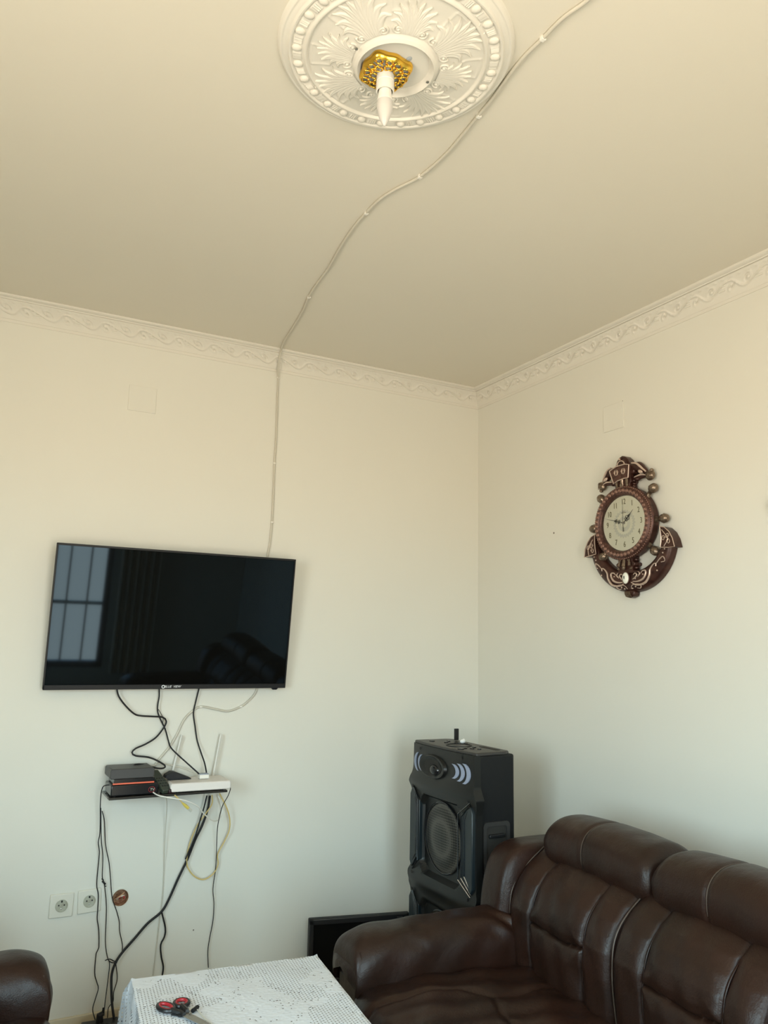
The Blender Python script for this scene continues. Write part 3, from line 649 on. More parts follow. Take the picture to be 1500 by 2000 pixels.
# ------------------------------------------------------------------ sockets and junction box
def socket(px, py, rz, label):
    q = atY(px, py); r_ = thing('wall_socket', label, 'socket', (q[0], 0, q[2])); r_.rotation_euler = (0, rz, 0)
    g = G(); g.box((0, -.004, 0), (.082, .008, .082)); g.build('plate', M['socket'], r_, bevel=0.003)
    g = G(); g.lathe([(.022, .008), (.022, .0105), (.0195, .0105), (.0190, .0085), (.0, .0085)], axis='Y', n=36, cap=False); g.build('well', M['socket2'], r_)
    for s_ in (-1, 1):
        g = G(); g.lathe([(.0027, .0087), (.0, .0092)], (s_ * .0095, 0, .002), 'Y', 12, False); g.build('pin_hole', M['hole'], r_)
    g = G(); g.box((0, -.0102, .0155), (.005, .003, .007)); g.build('earth_contact', M['hole'], r_)
    g = G(); g.lathe([(.003, .0086), (.0, .0092)], (0, 0, -.011), 'Y', 12, False); g.build('screw', M['steel'], r_)
    return r_
socket(119.5, 1768, math.radians(1), 'ivory wall socket with cracked well, left of the pair')
socket(174, 1759, math.radians(-2), 'ivory wall socket nearest the hanging cables, right of the pair')
jb = thing('junction_box', 'open round junction box with bare wires in the wall', 'junction box', (JUNC[0], 0, JUNC[2]))
g = G(); g.lathe([(.0335, -.001), (.0335, .0015), (.0295, .0015), (.0285, -.030), (.0, -.032)], axis='Y', n=32, cap=False); g.build('liner', M['clay'], jb)
g = G(); g.lathe([(.0300, 0), (.0345, 0), (.0345, .0025), (.0300, .0025), (.0300, 0)], axis='Y', n=32, cap=False); g.build('rim', M['socket'], jb)
for k_ in range(3):
    g = G(); g.tube(crom([(-.018 + .01 * k_, .025, -.012), (-.006 + .006 * k_, .006, .002 * k_), (.008 + .004 * k_, .004, .010 - .006 * k_), (.016, .012, .014 - .012 * k_)], .003), .0022, 6); g.build('wire', [M['copper'], M['white'], M['red_handle']][k_], jb)

# ------------------------------------------------------------------ power strip on the floor
ps = thing('power_strip', 'black power strip with plugs on the floor by the wall', 'power strip', (-1.665, -0.095, 0), math.radians(-4))
g = G(); g.box((0, 0, .018), (.20, .052, .032)); g.build('body', M['black'], ps, bevel=0.004)
g = G(); g.tube([(-.040, 0, .034), (-.040, 0, .058), (-.030, 0, .062)], [.013, .012, .008], 10); g.tube([(-.030, 0, .062), (-.030, 0, .080)], [.0045, .003], 8); g.build('plug', M['black_satin'], ps)
g = G(); g.box((.040, -.002, .046), (.034, .034, .024)); g.build('plug', M['white'], ps, bevel=.004)
g = G(); g.box((.078, 0, .040), (.018, .02, .012)); g.build('switch', M['red'], ps, bevel=.002)
g = G(); g.prism([(-.062, .0), (-.060, .020), (.050, .052), (.062, .046), (.060, 0)], -.020, .020)
o = g.build('power_adapter', M['black_satin'], None, bevel=.004); o.location = (-1.735, -.165, 0); tag(o, 'sloping black power adapter lying left of the power strip', 'adapter')

# ------------------------------------------------------------------ anchor clock on the right wall
CC = atX(1215.5, 1021.2, -.05)
ck = thing('wall_clock', 'dark bronze anchor and ship wheel clock on right wall', 'clock', (0, CC[1], CC[2]), -PI / 2); ck.scale = (1.05, 1, 1)
g = G(); g.lathe([(.132, .0), (.140, .012), (.138, .034), (.130, .038), (.1, .038)], axis='Y', n=72); g.build('case', M['bronze'], ck)
g = G(); g.lathe([(.138, .034), (.1455, .040), (.1455, .046), (.141, .052), (.137, .053), (.134, .057), (.128, .0605), (.122, .060), (.117, .055), (.112, .053), (.1085, .048), (.1075, .040)], axis='Y', n=96, cap=False); g.build('bezel', M['bronze_rim'], ck)
g = G()
for i in range(44):
    t = 2 * PI * i / 44; g.ell((.1255 * math.cos(t), -.0600, .1255 * math.sin(t)), (.0052, .0035, .0052), 8, 5)
    g.tube([(.1255 * math.cos(t) + .0072 * math.cos(u), -.0600, .1255 * math.sin(t) + .0072 * math.sin(u)) for u in np.linspace(0, 2 * PI, 9)], .0011, 4, cap=False)
for i in range(96):
    t = 2 * PI * i / 96; g.ell((.1405 * math.cos(t), -.0515, .1405 * math.sin(t)), (.0026, .0026, .0026), 6, 4)
bd = g.build('bezel_beading', mat('rubbed_bronze', (0.30, 0.17, 0.13), .35, metal=.5), ck); bd['kind'] = 'stuff'
g = G(); g.lathe([(.1080, .040), (.090, .0405), (.0, .0405)], axis='Y', n=72, cap=False); g.build('dial', M['dial'], ck)
g = G(); k_ = 160; pol = [((.053 + .0028 * math.cos(26 * 2 * PI * i / k_)) * math.cos(2 * PI * i / k_), (.053 + .0028 * math.cos(26 * 2 * PI * i / k_)) * math.sin(2 * PI * i / k_) - .003) for i in range(k_)]
g.ringprism(pol, [(x_ * .80, z_ * .80) for x_, z_ in pol], -.0412, -.0405)
pol2 = [(.030 * math.cos(2 * PI * i / 64), .030 * math.sin(2 * PI * i / 64) - .003) for i in range(64)]; g.ringprism(pol2, [(x_ * .55, z_ * .55) for x_, z_ in pol2], -.0412, -.0405)
g.build('dial_rosette', M['dial_pale'], ck, smooth=0)
for i in range(1, 13):
    t = PI / 2 - 2 * PI * i / 12; rr_ = .084
    txt(str(i), .031, M['ink'], ck, (rr_ * math.cos(t), -.0413, rr_ * math.sin(t)), 'numeral', sx=.72)
g = G(); g.box((0, -.0412, .041), (.022, .0006, .0022)); g.box((0, -.0412, .046), (.010, .0006, .0014)); g.build('dial_mark', M['ink'], ck, smooth=0)
def hand(ang, L, wd, y, name, tail=0.0, orn=None, m=None):
    g = G(); c_, s_ = math.sin(ang), math.cos(ang)
    def P(a_, b_): return (a_ * c_ + b_ * s_, a_ * s_ - b_ * c_)
    g.prism([P(-tail, wd), P(-tail, -wd), P(L * .55, -wd * .8), P(L, 0), P(L * .55, wd * .8)], y - .0008, y)
    if orn:
        for (ra_, ss) in orn:
            for sg in (-1, 1):
                cx_, cz_ = P(ra_, sg * ss); g.tube([(cx_ + ss * math.cos(u), y - .0005, cz_ + ss * math.sin(u)) for u in np.linspace(0, 2 * PI, 13)], .0010, 5, cap=False)
        q_ = orn[-1]; g.prism([P(q_[0], 0), P(q_[0] + q_[1] * 1.5, -q_[1]), P(q_[0] + q_[1] * 4, 0), P(q_[0] + q_[1] * 1.5, q_[1])], y - .001, y)
    return g.build(name, m or M['hand'], ck, smooth=0)
hand(math.radians(46), .068, .0014, -.0440, 'hour_hand', .004, [(.018, .004), (.028, .005)])
hand(math.radians(-73), .100, .0012, -.0458, 'minute_hand', .004, [(.022, .0035), (.036, .0035)])
hand(math.radians(0), .084, .0006, -.0474, 'second_hand', .034, None)
g = G(); g.box((0, -.0470, -.025), (.0032, .0008, .018)); g.lathe([(.004, .040), (.004, .049), (.001, .050)], axis='Y', n=14); g.build('hub', M['steel'], ck)
g = G(); g.lathe([(.1085, .0505), (.06, .0522), (.001, .0530)], axis='Y', n=64, cap=False); g.build('lens', M['lens'], ck)
def knob(parent, ang, r0=.136, y=-.024):
    g = G(); g.lathe([(.0, 0), (.0125, .0), (.0110, .006), (.0085, .012), (.0085, .022), (.0120, .025), (.0150, .030), (.0172, .038), (.0168, .046), (.0130, .054), (.0070, .0585), (.0, .0595)], axis='X', n=20, cap=False)
    for j in range(8):
        t = 2 * PI * j / 8; g.tube([(.026, .0125 * math.cos(t), .0125 * math.sin(t)), (.038, .0172 * math.cos(t), .0172 * math.sin(t)), (.050, .0145 * math.cos(t), .0145 * math.sin(t))], [.0012, .0022, .001], 5)
    o = g.build('spoke_knob', M['pewter'], parent, smooth=50); o.location = (r0 * math.cos(ang), y, r0 * math.sin(ang)); o.rotation_euler = (0, -ang, 0); return o
for a_ in (42, -1, -43, 223, 180, 138): knob(ck, math.radians(a_))
# upper ornament
g = G(); g.prism([(-.040, .128), (-.036, .150), (-.044, .158), (-.038, .190), (.038, .190), (.044, .158), (.036, .150), (.040, .128)], -.044, -.002)
for s_ in (-1, 1):
    for z_ in (.140, .150, .162): g.ell((s_ * .043, -.024, z_), (.008, .012, .006), 10, 6)
g.build('neck', M['bronze'], ck, bevel=.004)
g = G(); g.tube([(0, -.044, .145), (0, -.046, .172)], [.005, .008], 10); g.ell((0, -.050, .148), (.006, .006, .009), 8, 6)
for s_ in (-1, 1): g.tube([(s_ * .024, -.044, .140), (s_ * .026, -.048, .172)], [.004, .006], 8); g.ell((s_ * .024, -.046, .138), (.006, .006, .006), 8, 6)
g.build('neck_leaf', M['pewter'], ck)
g = G(); g.prism([(-.050, .190), (-.062, .200), (-.040, .228), (-.030, .252), (-.018, .264), (-.004, .269), (.010, .264), (.024, .250), (.036, .228), (.060, .206), (.052, .188)], -.040, -.002)
g.ell((0, -.036, .232), (.026, .014, .024), 16, 10); g.ell((-.006, -.044, .252), (.007, .007, .007), 10, 6)
g.build('finial', M['bronze'], ck, bevel=.005)
g = G(); g.tube([(.018 * math.cos(u), -.050, .231 + .015 * math.sin(u)) for u in np.linspace(-.6, PI + .4, 16)], .0022, 6)
g.ell((-.006, -.050, .254), (.0045, .004, .0045), 8, 6); g.build('finial_scroll', M['filigree'], ck)
pl = [(-.054, .214), (-.020, .226), (.024, .228), (.046, .222), (.040, .172), (.018, .172), (-.014, .168), (-.034, .160)]
g = G(); g.prism(pl, -.054, -.036); g.build('plaque', M['bronze_rim'], ck, bevel=.003)
g = G(); P3 = [(x_, -.055, z_) for x_, z_ in pl + pl[:1]]; g.tube(P3, .0024, 6)
for cx_ in (-.020, .016): 
    for sg in (-1, 1): g.tube([(cx_ + sg * (.010 - .0022 * u / PI) * math.cos(u), -.055, .200 + (.014 - .003 * u / PI) * math.sin(u)) for u in np.linspace(0, 2.6 * PI, 24)], .0017, 5)
g.build('plaque_scroll', M['filigree'], ck)
for s_ in (-1, 1):
    g = G(); g.tube(crom([(s_ * .045, -.024, .214), (s_ * .070, -.026, .212), (s_ * .092, -.026, .196), (s_ * .106, -.024, .180)], .006), [.020, .020, .013, .009], 12)
    g.tube(crom([(s_ * .045, -.022, .172), (s_ * .070, -.024, .172), (s_ * .104, -.024, .172)], .006), [.011, .009, .006], 8); g.ell((s_ * .060, -.026, .166), (.013, .012, .009), 10, 6)
    g.build('cross_arm', M['bronze'], ck)
    g = G(); g.tube(crom([(s_ * .052, -.048, .228), (s_ * .074, -.046, .222), (s_ * .094, -.042, .202), (s_ * .110, -.036, .184)], .006), [.003, .0045, .0025], 7)
    g.tube(crom([(s_ * .056, -.040, .172), (s_ * .084, -.040, .176), (s_ * .108, -.036, .172)], .006), [.002, .0035, .002], 6); g.ell((s_ * .088, -.042, .188), (.012, .006, .007), 10, 6, rotm('Y', s_ * .5))
    g.build('arm_scroll', M['filigree'], ck)
    g = G(); g.ell((s_ * .122, -.026, .168), (.017, .016, .020), 16, 10, rotm('Y', s_ * .6)); g.ell((s_ * .128, -.026, .150 if s_ < 0 else .188), (.008, .009, .007), 10, 6)
    for j in range(5): g.tube([(s_ * (.108 + .0015 * j), -.036 - .004 * math.sin(j), .178 - .005 * j), (s_ * (.124 + .001 * j), -.043, .180 - .006 * j), (s_ * .135, -.036, .176 - .005 * j)], .0016, 5)
    g.build('arm_tip', M['pewter'], ck)
# lower neck
g = G(); g.prism([(-.036, -.130), (-.034, -.150), (-.046, -.158), (-.044, -.168), (-.034, -.172), (-.036, -.186), (-.075, -.190), (-.078, -.196), (.078, -.196), (.075, -.190), (.036, -.186), (.034, -.172), (.046, -.168), (.048, -.158), (.034, -.150), (.036, -.130)][::-1], -.042, -.002)
for s_ in (-1, 1):
    for z_ in (.145, .160, .176): g.ell((s_ * .040, -.022, -z_), (.009, .013, .007), 10, 6)
g.build('lower_neck', M['bronze'], ck, bevel=.003)
g = G(); g.tube([(0, -.045, -.140), (0, -.050, -.170)], [.005, .008], 10); g.ell((0, -.050, -.174), (.007, .006, .009), 10, 6)
for s_ in (-1, 1): g.tube([(s_ * .022, -.044, -.140), (s_ * .026, -.047, -.168)], [.003, .006], 8); g.ell((s_ * .022, -.046, -.146), (.007, .004, .004), 8, 6); g.ell((s_ * .030, -.044, -.178), (.005, .005, .005), 8, 6)
g.build('lower_neck_leaf', M['pewter'], ck)
# crescent arms of the anchor
AC = (0.012, -.072)
def crescent():
    g = G(); m_ = 70; n_ = 16; A = np.zeros((m_, n_, 3))
    for i in range(m_):
        t = math.radians(-176 + 172 * i / (m_ - 1)); u = abs((i / (m_ - 1)) * 2 - 1)
        ro = .196 + .010 * u; wi = .082 * (1 - u) ** 0.9 + .046 * (1 - (1 - u)) + .006 * math.sin(PI * u); ri = ro - max(.046, wi) 
        rc, hw = (ro + ri) / 2, (ro - ri) / 2
        for j in range(n_):
            s1 = PI * j / (n_ - 1); rr_ = rc - hw * math.cos(s1); y_ = -.004 - .036 * math.sin(s1) ** .6
            A[i, j] = (AC[0] + rr_ * math.cos(t), y_, AC[1] + rr_ * math.sin(t))
    g.grid(A); B2 = A.copy(); 
    back = np.stack([A[:, 0], A[:, -1]], 1); g.grid(back); g.add(A[0], [tuple(range(n_))]); g.add(A[-1], [tuple(range(n_))])
    return g
crescent().build('anchor_arms', M['bronze'], ck, smooth=50)
g = G()
def cres(t_deg, rr_, y=-.042): t = math.radians(t_deg); return np.array([AC[0] + rr_ * math.cos(t), y, AC[1] + rr_ * math.sin(t)])
for s_ in (-1, 1):
    def cp(d_, r_, y=-.041): q_ = cres(-90 + s_ * d_, r_, y); return q_
    g.tube(crom([cp(5, .160), cp(14, .176), cp(26, .183), cp(36, .172), cp(42, .158), cp(50, .156), cp(54, .164), cp(51, .170)], .004), [.0018, .0035, .0042, .0040, .0030, .0020], 6)
    g.tube(crom([cp(8, .158), cp(16, .164), cp(25, .166), cp(32, .158), cp(35, .146), cp(30, .138), cp(26, .142)], .004), [.0018, .0032, .0045, .0036, .0020], 6)
    g.tube(crom([cp(8, .150), cp(14, .146), cp(18, .138), cp(15, .130), cp(11, .134)], .004), [.0015, .0032, .0030, .0015], 6)
    g.tube(crom([cp(18, .148), cp(24, .140), cp(22, .130)], .004), [.0015, .0035, .0015], 6)
    g.tube(crom([cp(3, .184, -.036), cp(6, .172), cp(13, .172), cp(19, .182), cp(16, .190, -.034), cp(12, .186, -.036)], .004), [.0012, .0018, .0024, .0024, .0012], 6)
    g.tube(crom([cp(54, .166), cp(62, .172), cp(66, .182), cp(62, .190, -.034), cp(59, .182)], .004), [.0014, .0024, .0020, .0012], 6)
    for d_, r_ in ((13, .150), (11, .180), (6, .184), (22, .184), (48, .184), (70, .176), (75, .180), (80, .184), (28, .150)): g.ell(cp(d_, r_, -.040), (.0032, .003, .0032), 8, 5)
g.build('anchor_scroll', M['filigree'], ck)
g = G(); g.ell((.002, -.044, -.214), (.0150, .008, .022), 20, 12); g.build('jewel', M['jewel'], ck)
g = G(); g.tube([(.002 + .017 * math.cos(u), -.043, -.214 + .024 * math.sin(u)) for u in np.linspace(0, 2 * PI, 28)], .0022, 6, cap=False); g.build('jewel_setting', M['bronze_rim'], ck)
g = G(); g.ell((.002, -.0525, -.212), (.0025, .001, .007), 8, 5); g.build('jewel_core', M['hand'], ck)
g = G(); g.prism([(-.014, -.262), (-.018, -.270), (-.010, -.286), (.012, -.290), (.030, -.284), (.036, -.270), (.030, -.260)], -.036, -.004)
g.build('boss', M['bronze'], ck, bevel=.005)
g = G(); 
for j in range(5): g.tube([(-.010 + .006 * j, -.038, -.266), (-.006 + .006 * j, -.040, -.276), (.0 + .0052 * j, -.036, -.286)], .0016, 5)
g.build('boss_ribs', M['pewter'], ck)
def fluke(s_):
    if s_ > 0: pol = [(.172, -.034), (.192, -.040), (.212, -.058), (.226, -.084), (.234, -.116), (.206, -.116), (.172, -.112), (.176, -.090), (.176, -.064)]
    else: pol = [(-.150, -.028), (-.172, -.036), (-.192, -.056), (-.206, -.082), (-.212, -.116), (-.180, -.112), (-.146, -.108), (-.150, -.086), (-.152, -.060)]
    g = G(); g.prism(pol, -.044, -.002); o = g.build('fluke', M['bronze'], ck, bevel=.002)
    g = G(); P3 = [(x_, -.0455, z_) for x_, z_ in pol + pol[:1]]; g.tube(P3, .0018, 5)
    cx_ = .196 * s_ if s_ > 0 else -.178
    g.tube(crom([(cx_ - .008, -.0455, -.110), (cx_ + .010 * s_, -.0455, -.084), (cx_ - .006 * s_, -.0455, -.060), (cx_ - .016 * s_, -.0455, -.048)], .004), .0018, 5)
    for (dx_, dz_, sg) in ((-.010, -.080, 1), (.012, -.094, -1), (.008, -.074, 1)):
        g.tube([(cx_ + dx_ + sg * (.008 - .002 * u / PI) * math.cos(u), -.0455, dz_ + (.011 - .003 * u / PI) * math.sin(u)) for u in np.linspace(0, 2.4 * PI, 20)], .0016, 5)
    g.build('fluke_scroll', M['filigree'], o)
fluke(1); fluke(-1)
# second bronze ornament, cut by the right edge of the photograph
q = atX(1497.5, 990, -.03)
wo = thing('wall_ornament', 'bronze wall ornament with small round knob at right photo edge', 'ornament', (0, q[1] - .205, q[2]), -PI / 2)
g = G(); g.lathe([(.105, 0), (.112, .010), (.108, .030), (.085, .036), (.07, .030), (.0, .028)], axis='Y', n=48); g.build('disc', M['bronze'], wo)
for a_ in range(0, 360, 45): knob(wo, math.radians(a_ + 180), .140 if a_ == 0 else .106, -.020)

# ------------------------------------------------------------------ tower speaker in the corner
spk = thing('tower_speaker', 'tall black tower speaker standing in the room corner', 'speaker', (-.465, -.560, 0), -PI / 2)
g = G(); g.prism([(-.212, .03), (-.212, .988), (.215, .988), (.215, .03)], -.070, .092); g.build('cabinet', M['cabinet'], spk, bevel=.008)
g = G(); pt = [(-.225, -.090), (-.160, -.100), (-.05, -.106), (.06, -.104), (.16, -.094), (.220, -.084), (.214, .055), (.196, .082), (-.196, .082), (-.214, .055)]
k_ = len(pt); g.add([(x_, y_, .986) for x_, y_ in pt] + [(x_ * .985, y_ * .985, .998) for x_, y_ in pt], [tuple(range(k_)), tuple(range(2 * k_ - 1, k_ - 1, -1))] + [(i, (i + 1) % k_, (i + 1) % k_ + k_, i + k_) for i in range(k_)])
g.build('top_panel', M['charcoal'], spk, bevel=.004)
g = G(); g.lathe([(.052, .998), (.052, 1.0005), (.046, 1.0005), (.046, .9985)], (.005, -.02, 0), n=36, cap=False); g.build('control_ring', M['black_satin'], spk)
for (x_, y_, r_) in [(-.15, -.05, .012), (-.09, -.02, .009), (-.06, .01, .009), (-.03, .035, .008), (.09, -.05, .009), (.11, -.03, .009), (.13, -.01, .008), (.10, -.075, .013), (.08, .0, .008), (-.12, .01, .008)]:
    g = G(); g.lathe([(r_, .998), (r_, 1.001), (r_ * .8, 1.002), (0, 1.002)], (x_, y_, 0), n=16, cap=False); g.build('control_button', M['gloss'], spk)
g = G(); g.box((.12, .045, .998), (.11, .022, .003)); g.build('handle_slot', M['hole'], spk, bevel=.001)
# front: one moulded grid with wavy side shoulders
def front_y(x_, z_):
    s_ = min(1.0, abs(x_) / .235); y_ = -.093 - .014 * (1 - s_ ** 3)
    for zr in (.845, .470, .080): y_ -= .013 * math.exp(-((z_ - zr) / .030) ** 2)
    return y_
def half(z_): 
    pts_ = [(0.03, .232), (.05, .244), (.075, .232), (.10, .228), (.38, .228), (.405, .234), (.437, .246), (.452, .238), (.462, .238), (.488, .244), (.510, .232), (.78, .230), (.80, .234), (.832, .243), (.852, .232), (.87, .222), (.99, .218)]
    return np.interp(z_, [p[0] for p in pts_], [p[1] for p in pts_])
zs = np.linspace(.03, .988, 150); us_ = np.linspace(-1, 1, 60); A = np.zeros((len(zs), len(us_), 3))
def recess(x_, z_):
    d_ = 0
    for z0, z1 in ((.500, .800), (.105, .405)):
        # hexagonal opening
        ex = .155 if z0 < z_ < z1 else 0
        cut = min(z_ - z0, z1 - z_); w_ = min(.155, .118 + max(0, cut) * .9)
        if z0 < z_ < z1 and abs(x_) < w_: d_ = min(1, min(cut, w_ - abs(x_)) / .010)
    return d_
for i, z_ in enumerate(zs):
    for j, u_ in enumerate(us_):
        x_ = u_ * half(z_); y_ = front_y(x_, z_) + .022 * recess(x_, z_); A[i, j] = (x_, y_, z_)
g = G(); g.grid(A); back = A[:, [0, -1]].copy()
side = np.zeros((len(zs), 2, 3)); side[:, 0] = A[:, 0]; side[:, 1] = A[:, 0]; side[:, 1, 1] = -.066; g.grid(side)
side = side.copy(); side[:, 0] = A[:, -1]; side[:, 1] = A[:, -1]; side[:, 1, 1] = -.066; g.grid(side)
cap = np.stack([A[-1], A[-1] * np.array([1, 0, 1]) + np.array([0, -.066, 0])]); g.grid(cap)
g.build('front_moulding', M['speaker_front'], spk, smooth=40, fixn=True)
for zc_ in (.655, .258):
    g = G(); 
    k2 = 40; A2 = np.array([[(.128 * q_ * math.cos(2 * PI * i / k2), -.088 - .016 * math.cos(q_ * PI / 2) ** .8, zc_ + .128 * q_ * math.sin(2 * PI * i / k2)) for q_ in (0.001, .2, .4, .6, .8, .9, 1.0)] for i in range(k2)]); g.grid(A2, closed_u=True)
    wf = g.build('woofer_grille', M['grille'], spk, smooth=60)
    g = G(); g.tube([(.130 * math.cos(u), -.090, zc_ + .130 * math.sin(u)) for u in np.linspace(0, 2 * PI, 49)], .0035, 6, cap=False); g.build('grille_rim', M['gloss'], wf)
    for s_ in (-1, 1):
        for j in range(3):
            o_ = .015 * j
            P3 = [(s_ * (.205 + .002 * j), -.104, zc_ + .165 - .004 * j), (s_ * (.146 + o_), -.117 + .004 * j, zc_ + .118 - .008 * j), (s_ * (.146 + o_), -.117 + .004 * j, zc_ - .112 + .008 * j), (s_ * (.208 + .002 * j), -.104, zc_ - .160 + .010 * j)]
            g = G(); g.tube(P3[:3], .0022, 6); o_2 = g.build('trim_strip', M['trim'], spk); g = G(); g.tube(P3[2:], .0026, 6); g.build('chrome_strip', M['chrome'] if s_ > 0 else M['gloss'], spk)
        g = G(); g.prism([(s_ * .150, zc_ + .116), (s_ * .150, zc_ - .112), (s_ * .212, zc_ - .150), (s_ * .224, zc_ - .13), (s_ * .224, zc_ + .13), (s_ * .212, zc_ + .152)][::s_], -.108, -.090); g.build('side_panel', M['navy'], spk, bevel=.003)
    for s_ in (-1, 1):
        for dz_ in (.165, -.168): g = G(); g.lathe([(.007, .112), (.0, .1125)], (s_ * .196, 0, zc_ + dz_), 'Y', 10, False); g.build('screw_recess', M['hole'], spk)
# horn
g = G(); tt = np.linspace(0, 2 * PI, 40, endpoint=False)
A2 = np.array([[(-.045 + rx * math.cos(u), y_, .915 + rz_ * math.sin(u)) for rx, rz_, y_ in ((.098, .047, -.104), (.092, .044, -.118), (.082, .039, -.119), (.060, .028, -.1085), (.001, .001, -.1080))] for u in tt]); g.grid(A2, closed_u=True)
hn = g.build('horn', M['speaker_front'], spk, smooth=50)
g = G(); A2 = np.array([[(-.045 + rx * math.cos(u), y_, .915 + rz_ * math.sin(u)) for rx, rz_, y_ in ((.062, .031, -.1115), (.001, .001, -.1112))] for u in tt]); g.grid(A2, closed_u=True); g.build('horn_throat', M['hole'], hn)
g = G(); g.ell((-.030, -.112, .905), (.030, .014, .020), 16, 10); g.build('horn_plug', M['gloss'], hn)
def arcp(cx_, r_, wd, z_, span=50, sgn=1):
    o_ = [(cx_ + sgn * r_ * math.cos(math.radians(a_)), z_ + r_ * 1.0 * math.sin(math.radians(a_))) for a_ in np.linspace(-span, span, 14)]
    i_ = [(cx_ + sgn * (r_ - wd) * math.cos(math.radians(a_)), z_ + (r_ - wd) * math.sin(math.radians(a_))) for a_ in np.linspace(span, -span, 14)]
    return o_ + i_
for s_ in (-1, 1):
    for j, (rx, hh_) in enumerate(((.134, .024), (.168, .029), (.202, .033))):
        pol = [(s_ * (rx - .040 * (1 - math.cos(a_))), .918 + hh_ * math.sin(a_) * 1.15) for a_ in np.linspace(-1.25, 1.25, 14)]
        pol += [(x_ - s_ * (.018 if s_ > 0 else .011), z_ * 1.0) for x_, z_ in pol[::-1]]
        g = G(); V = [(x_, -.1095 + .06 * max(0, abs(x_) - .11), z_) for x_, z_ in pol] + [(x_, -.09, z_) for x_, z_ in pol]; k_ = len(pol)
        g.add(V, [tuple([i, i + 1, k_ - 2 - i, k_ - 1 - i]) for i in range(k_ // 2 - 1)] + [(i, i + k_, (i + 1) % k_ + k_, (i + 1) % k_) for i in range(k_)]); g.build('arc_mark', M['arc'], spk, smooth=0)
    for z_ in (.972, .868): g = G(); g.lathe([(.006, .1065), (.0, .107)], (s_ * .150, 0, z_), 'Y', 10, False); g.build('screw_recess', M['hole'], spk)
# carrying handle in the side facing the sofa (local +x)
g = G()
def rr2(cx_, cz_, wx, wz, r_, n_=5):
    P_ = []
    for (sx_, sz_, a0) in ((1, 1, 0), (-1, 1, 90), (-1, -1, 180), (1, -1, 270)):
        for t_ in np.linspace(a0, a0 + 90, n_): P_.append((cx_ + sx_ * (wx - r_) + r_ * math.cos(math.radians(t_)), cz_ + sz_ * (wz - r_) + r_ * math.sin(math.radians(t_))))
    return P_
po_, pi_ = rr2(.005, .655, .060, .095, .016), rr2(.005, .655, .046, .080, .010); k_ = len(po_)
V = [(.215, y_, z_) for y_, z_ in po_] + [(.222, y_, z_) for y_, z_ in po_] + [(.222, y_, z_) for y_, z_ in pi_] + [(.2155, y_, z_) for y_, z_ in pi_]
F = []
for r_ in range(3):
    for i in range(k_): j = (i + 1) % k_; F.append((r_ * k_ + i, r_ * k_ + j, (r_ + 1) * k_ + j, (r_ + 1) * k_ + i))
g.add(V, F); hd = g.build('side_handle', M['charcoal'], spk)
g = G(); g.add([(.2162, y_, z_) for y_, z_ in pi_], [tuple(range(k_))]); g.build('handle_recess', M['hole'], hd)
g = G(); g.box((.221, .005, .700), (.012, .070, .014)); g.build('grip', M['black_satin'], hd, bevel=.004)
g = G()
for s_ in (-1, 1):
    for y_ in (-.05, .06): g = G(); g.lathe([(.018, 0), (.018, .031)], (s_ * .18, y_, 0), n=14); g.build('foot', M['black_satin'], spk)
q = atZ(893, 1446, 1.0)
us = thing('usb_stick', 'small black usb stick upright on top of the speaker', 'usb stick', (q[0] - .004, q[1], .9985))
g = G(); g.box((0, 0, .026), (.018, .009, .046)); g.build('body', M['black_satin'], us, bevel=.001)
g = G(); g.box((0, 0, .002), (.012, .005, .004)); g.build('connector', M['steel'], us)
q = atZ(901, 1451, 1.0); g = G(); g.ell((0, 0, .008), (.013, .009, .008), 9, 6); g.ell((.006, .002, .013), (.006, .005, .005), 7, 5)
o = g.build('paper_scrap', mat('white_scrap', (.85, .85, .84), .6), None, smooth=20); o.location = (q[0] + .004, q[1] - .004, .9985); tag(o, 'crumpled white scrap on top of the speaker by the usb stick', 'scrap')

# ------------------------------------------------------------------ small black monitor leaning behind the sofa arm
ma, mb = atY(604, 1797, -.07), atY(800, 1780, -.17)
mw = math.hypot(mb[0] - ma[0], mb[1] - ma[1]); mang = math.atan2(mb[1] - ma[1], mb[0] - ma[0])
mo = thing('monitor', 'small black monitor standing on floor against the back wall', 'monitor', ((ma[0] + mb[0]) / 2, (ma[1] + mb[1]) / 2, 0), mang)
g = G(); g.box((0, .014, .130), (mw, .028, .262)); g.box((0, .034, .13), (mw * .6, .02, .16)); g.build('housing', M['black_satin'], mo, bevel=.004)
g = G()
for s_ in (-1, 1): g.box((s_ * (mw / 2 - .010), -.003, .130), (.020, .008, .262))
g.box((0, -.003, .250), (mw, .008, .022)); g.box((0, -.003, .016), (mw, .008, .032)); g.build('bezel', M['black'], mo, bevel=.003)
g = G(); g.box((0, .0, .13), (mw - .03, .002, .22)); g.build('screen', M['screen2'], mo, smooth=0)
g = G(); g.box((mw / 2 - .045, -.0075, .250), (.024, .001, .003)); g.build('maker_plate', M['steel'], mo)
g = G(); g.box((.10, -.0075, .016), (.022, .001, .003)); g.build('bezel_gleam', M['steel'], mo)  # small steel chip stands in for a gleam on the lower bezel

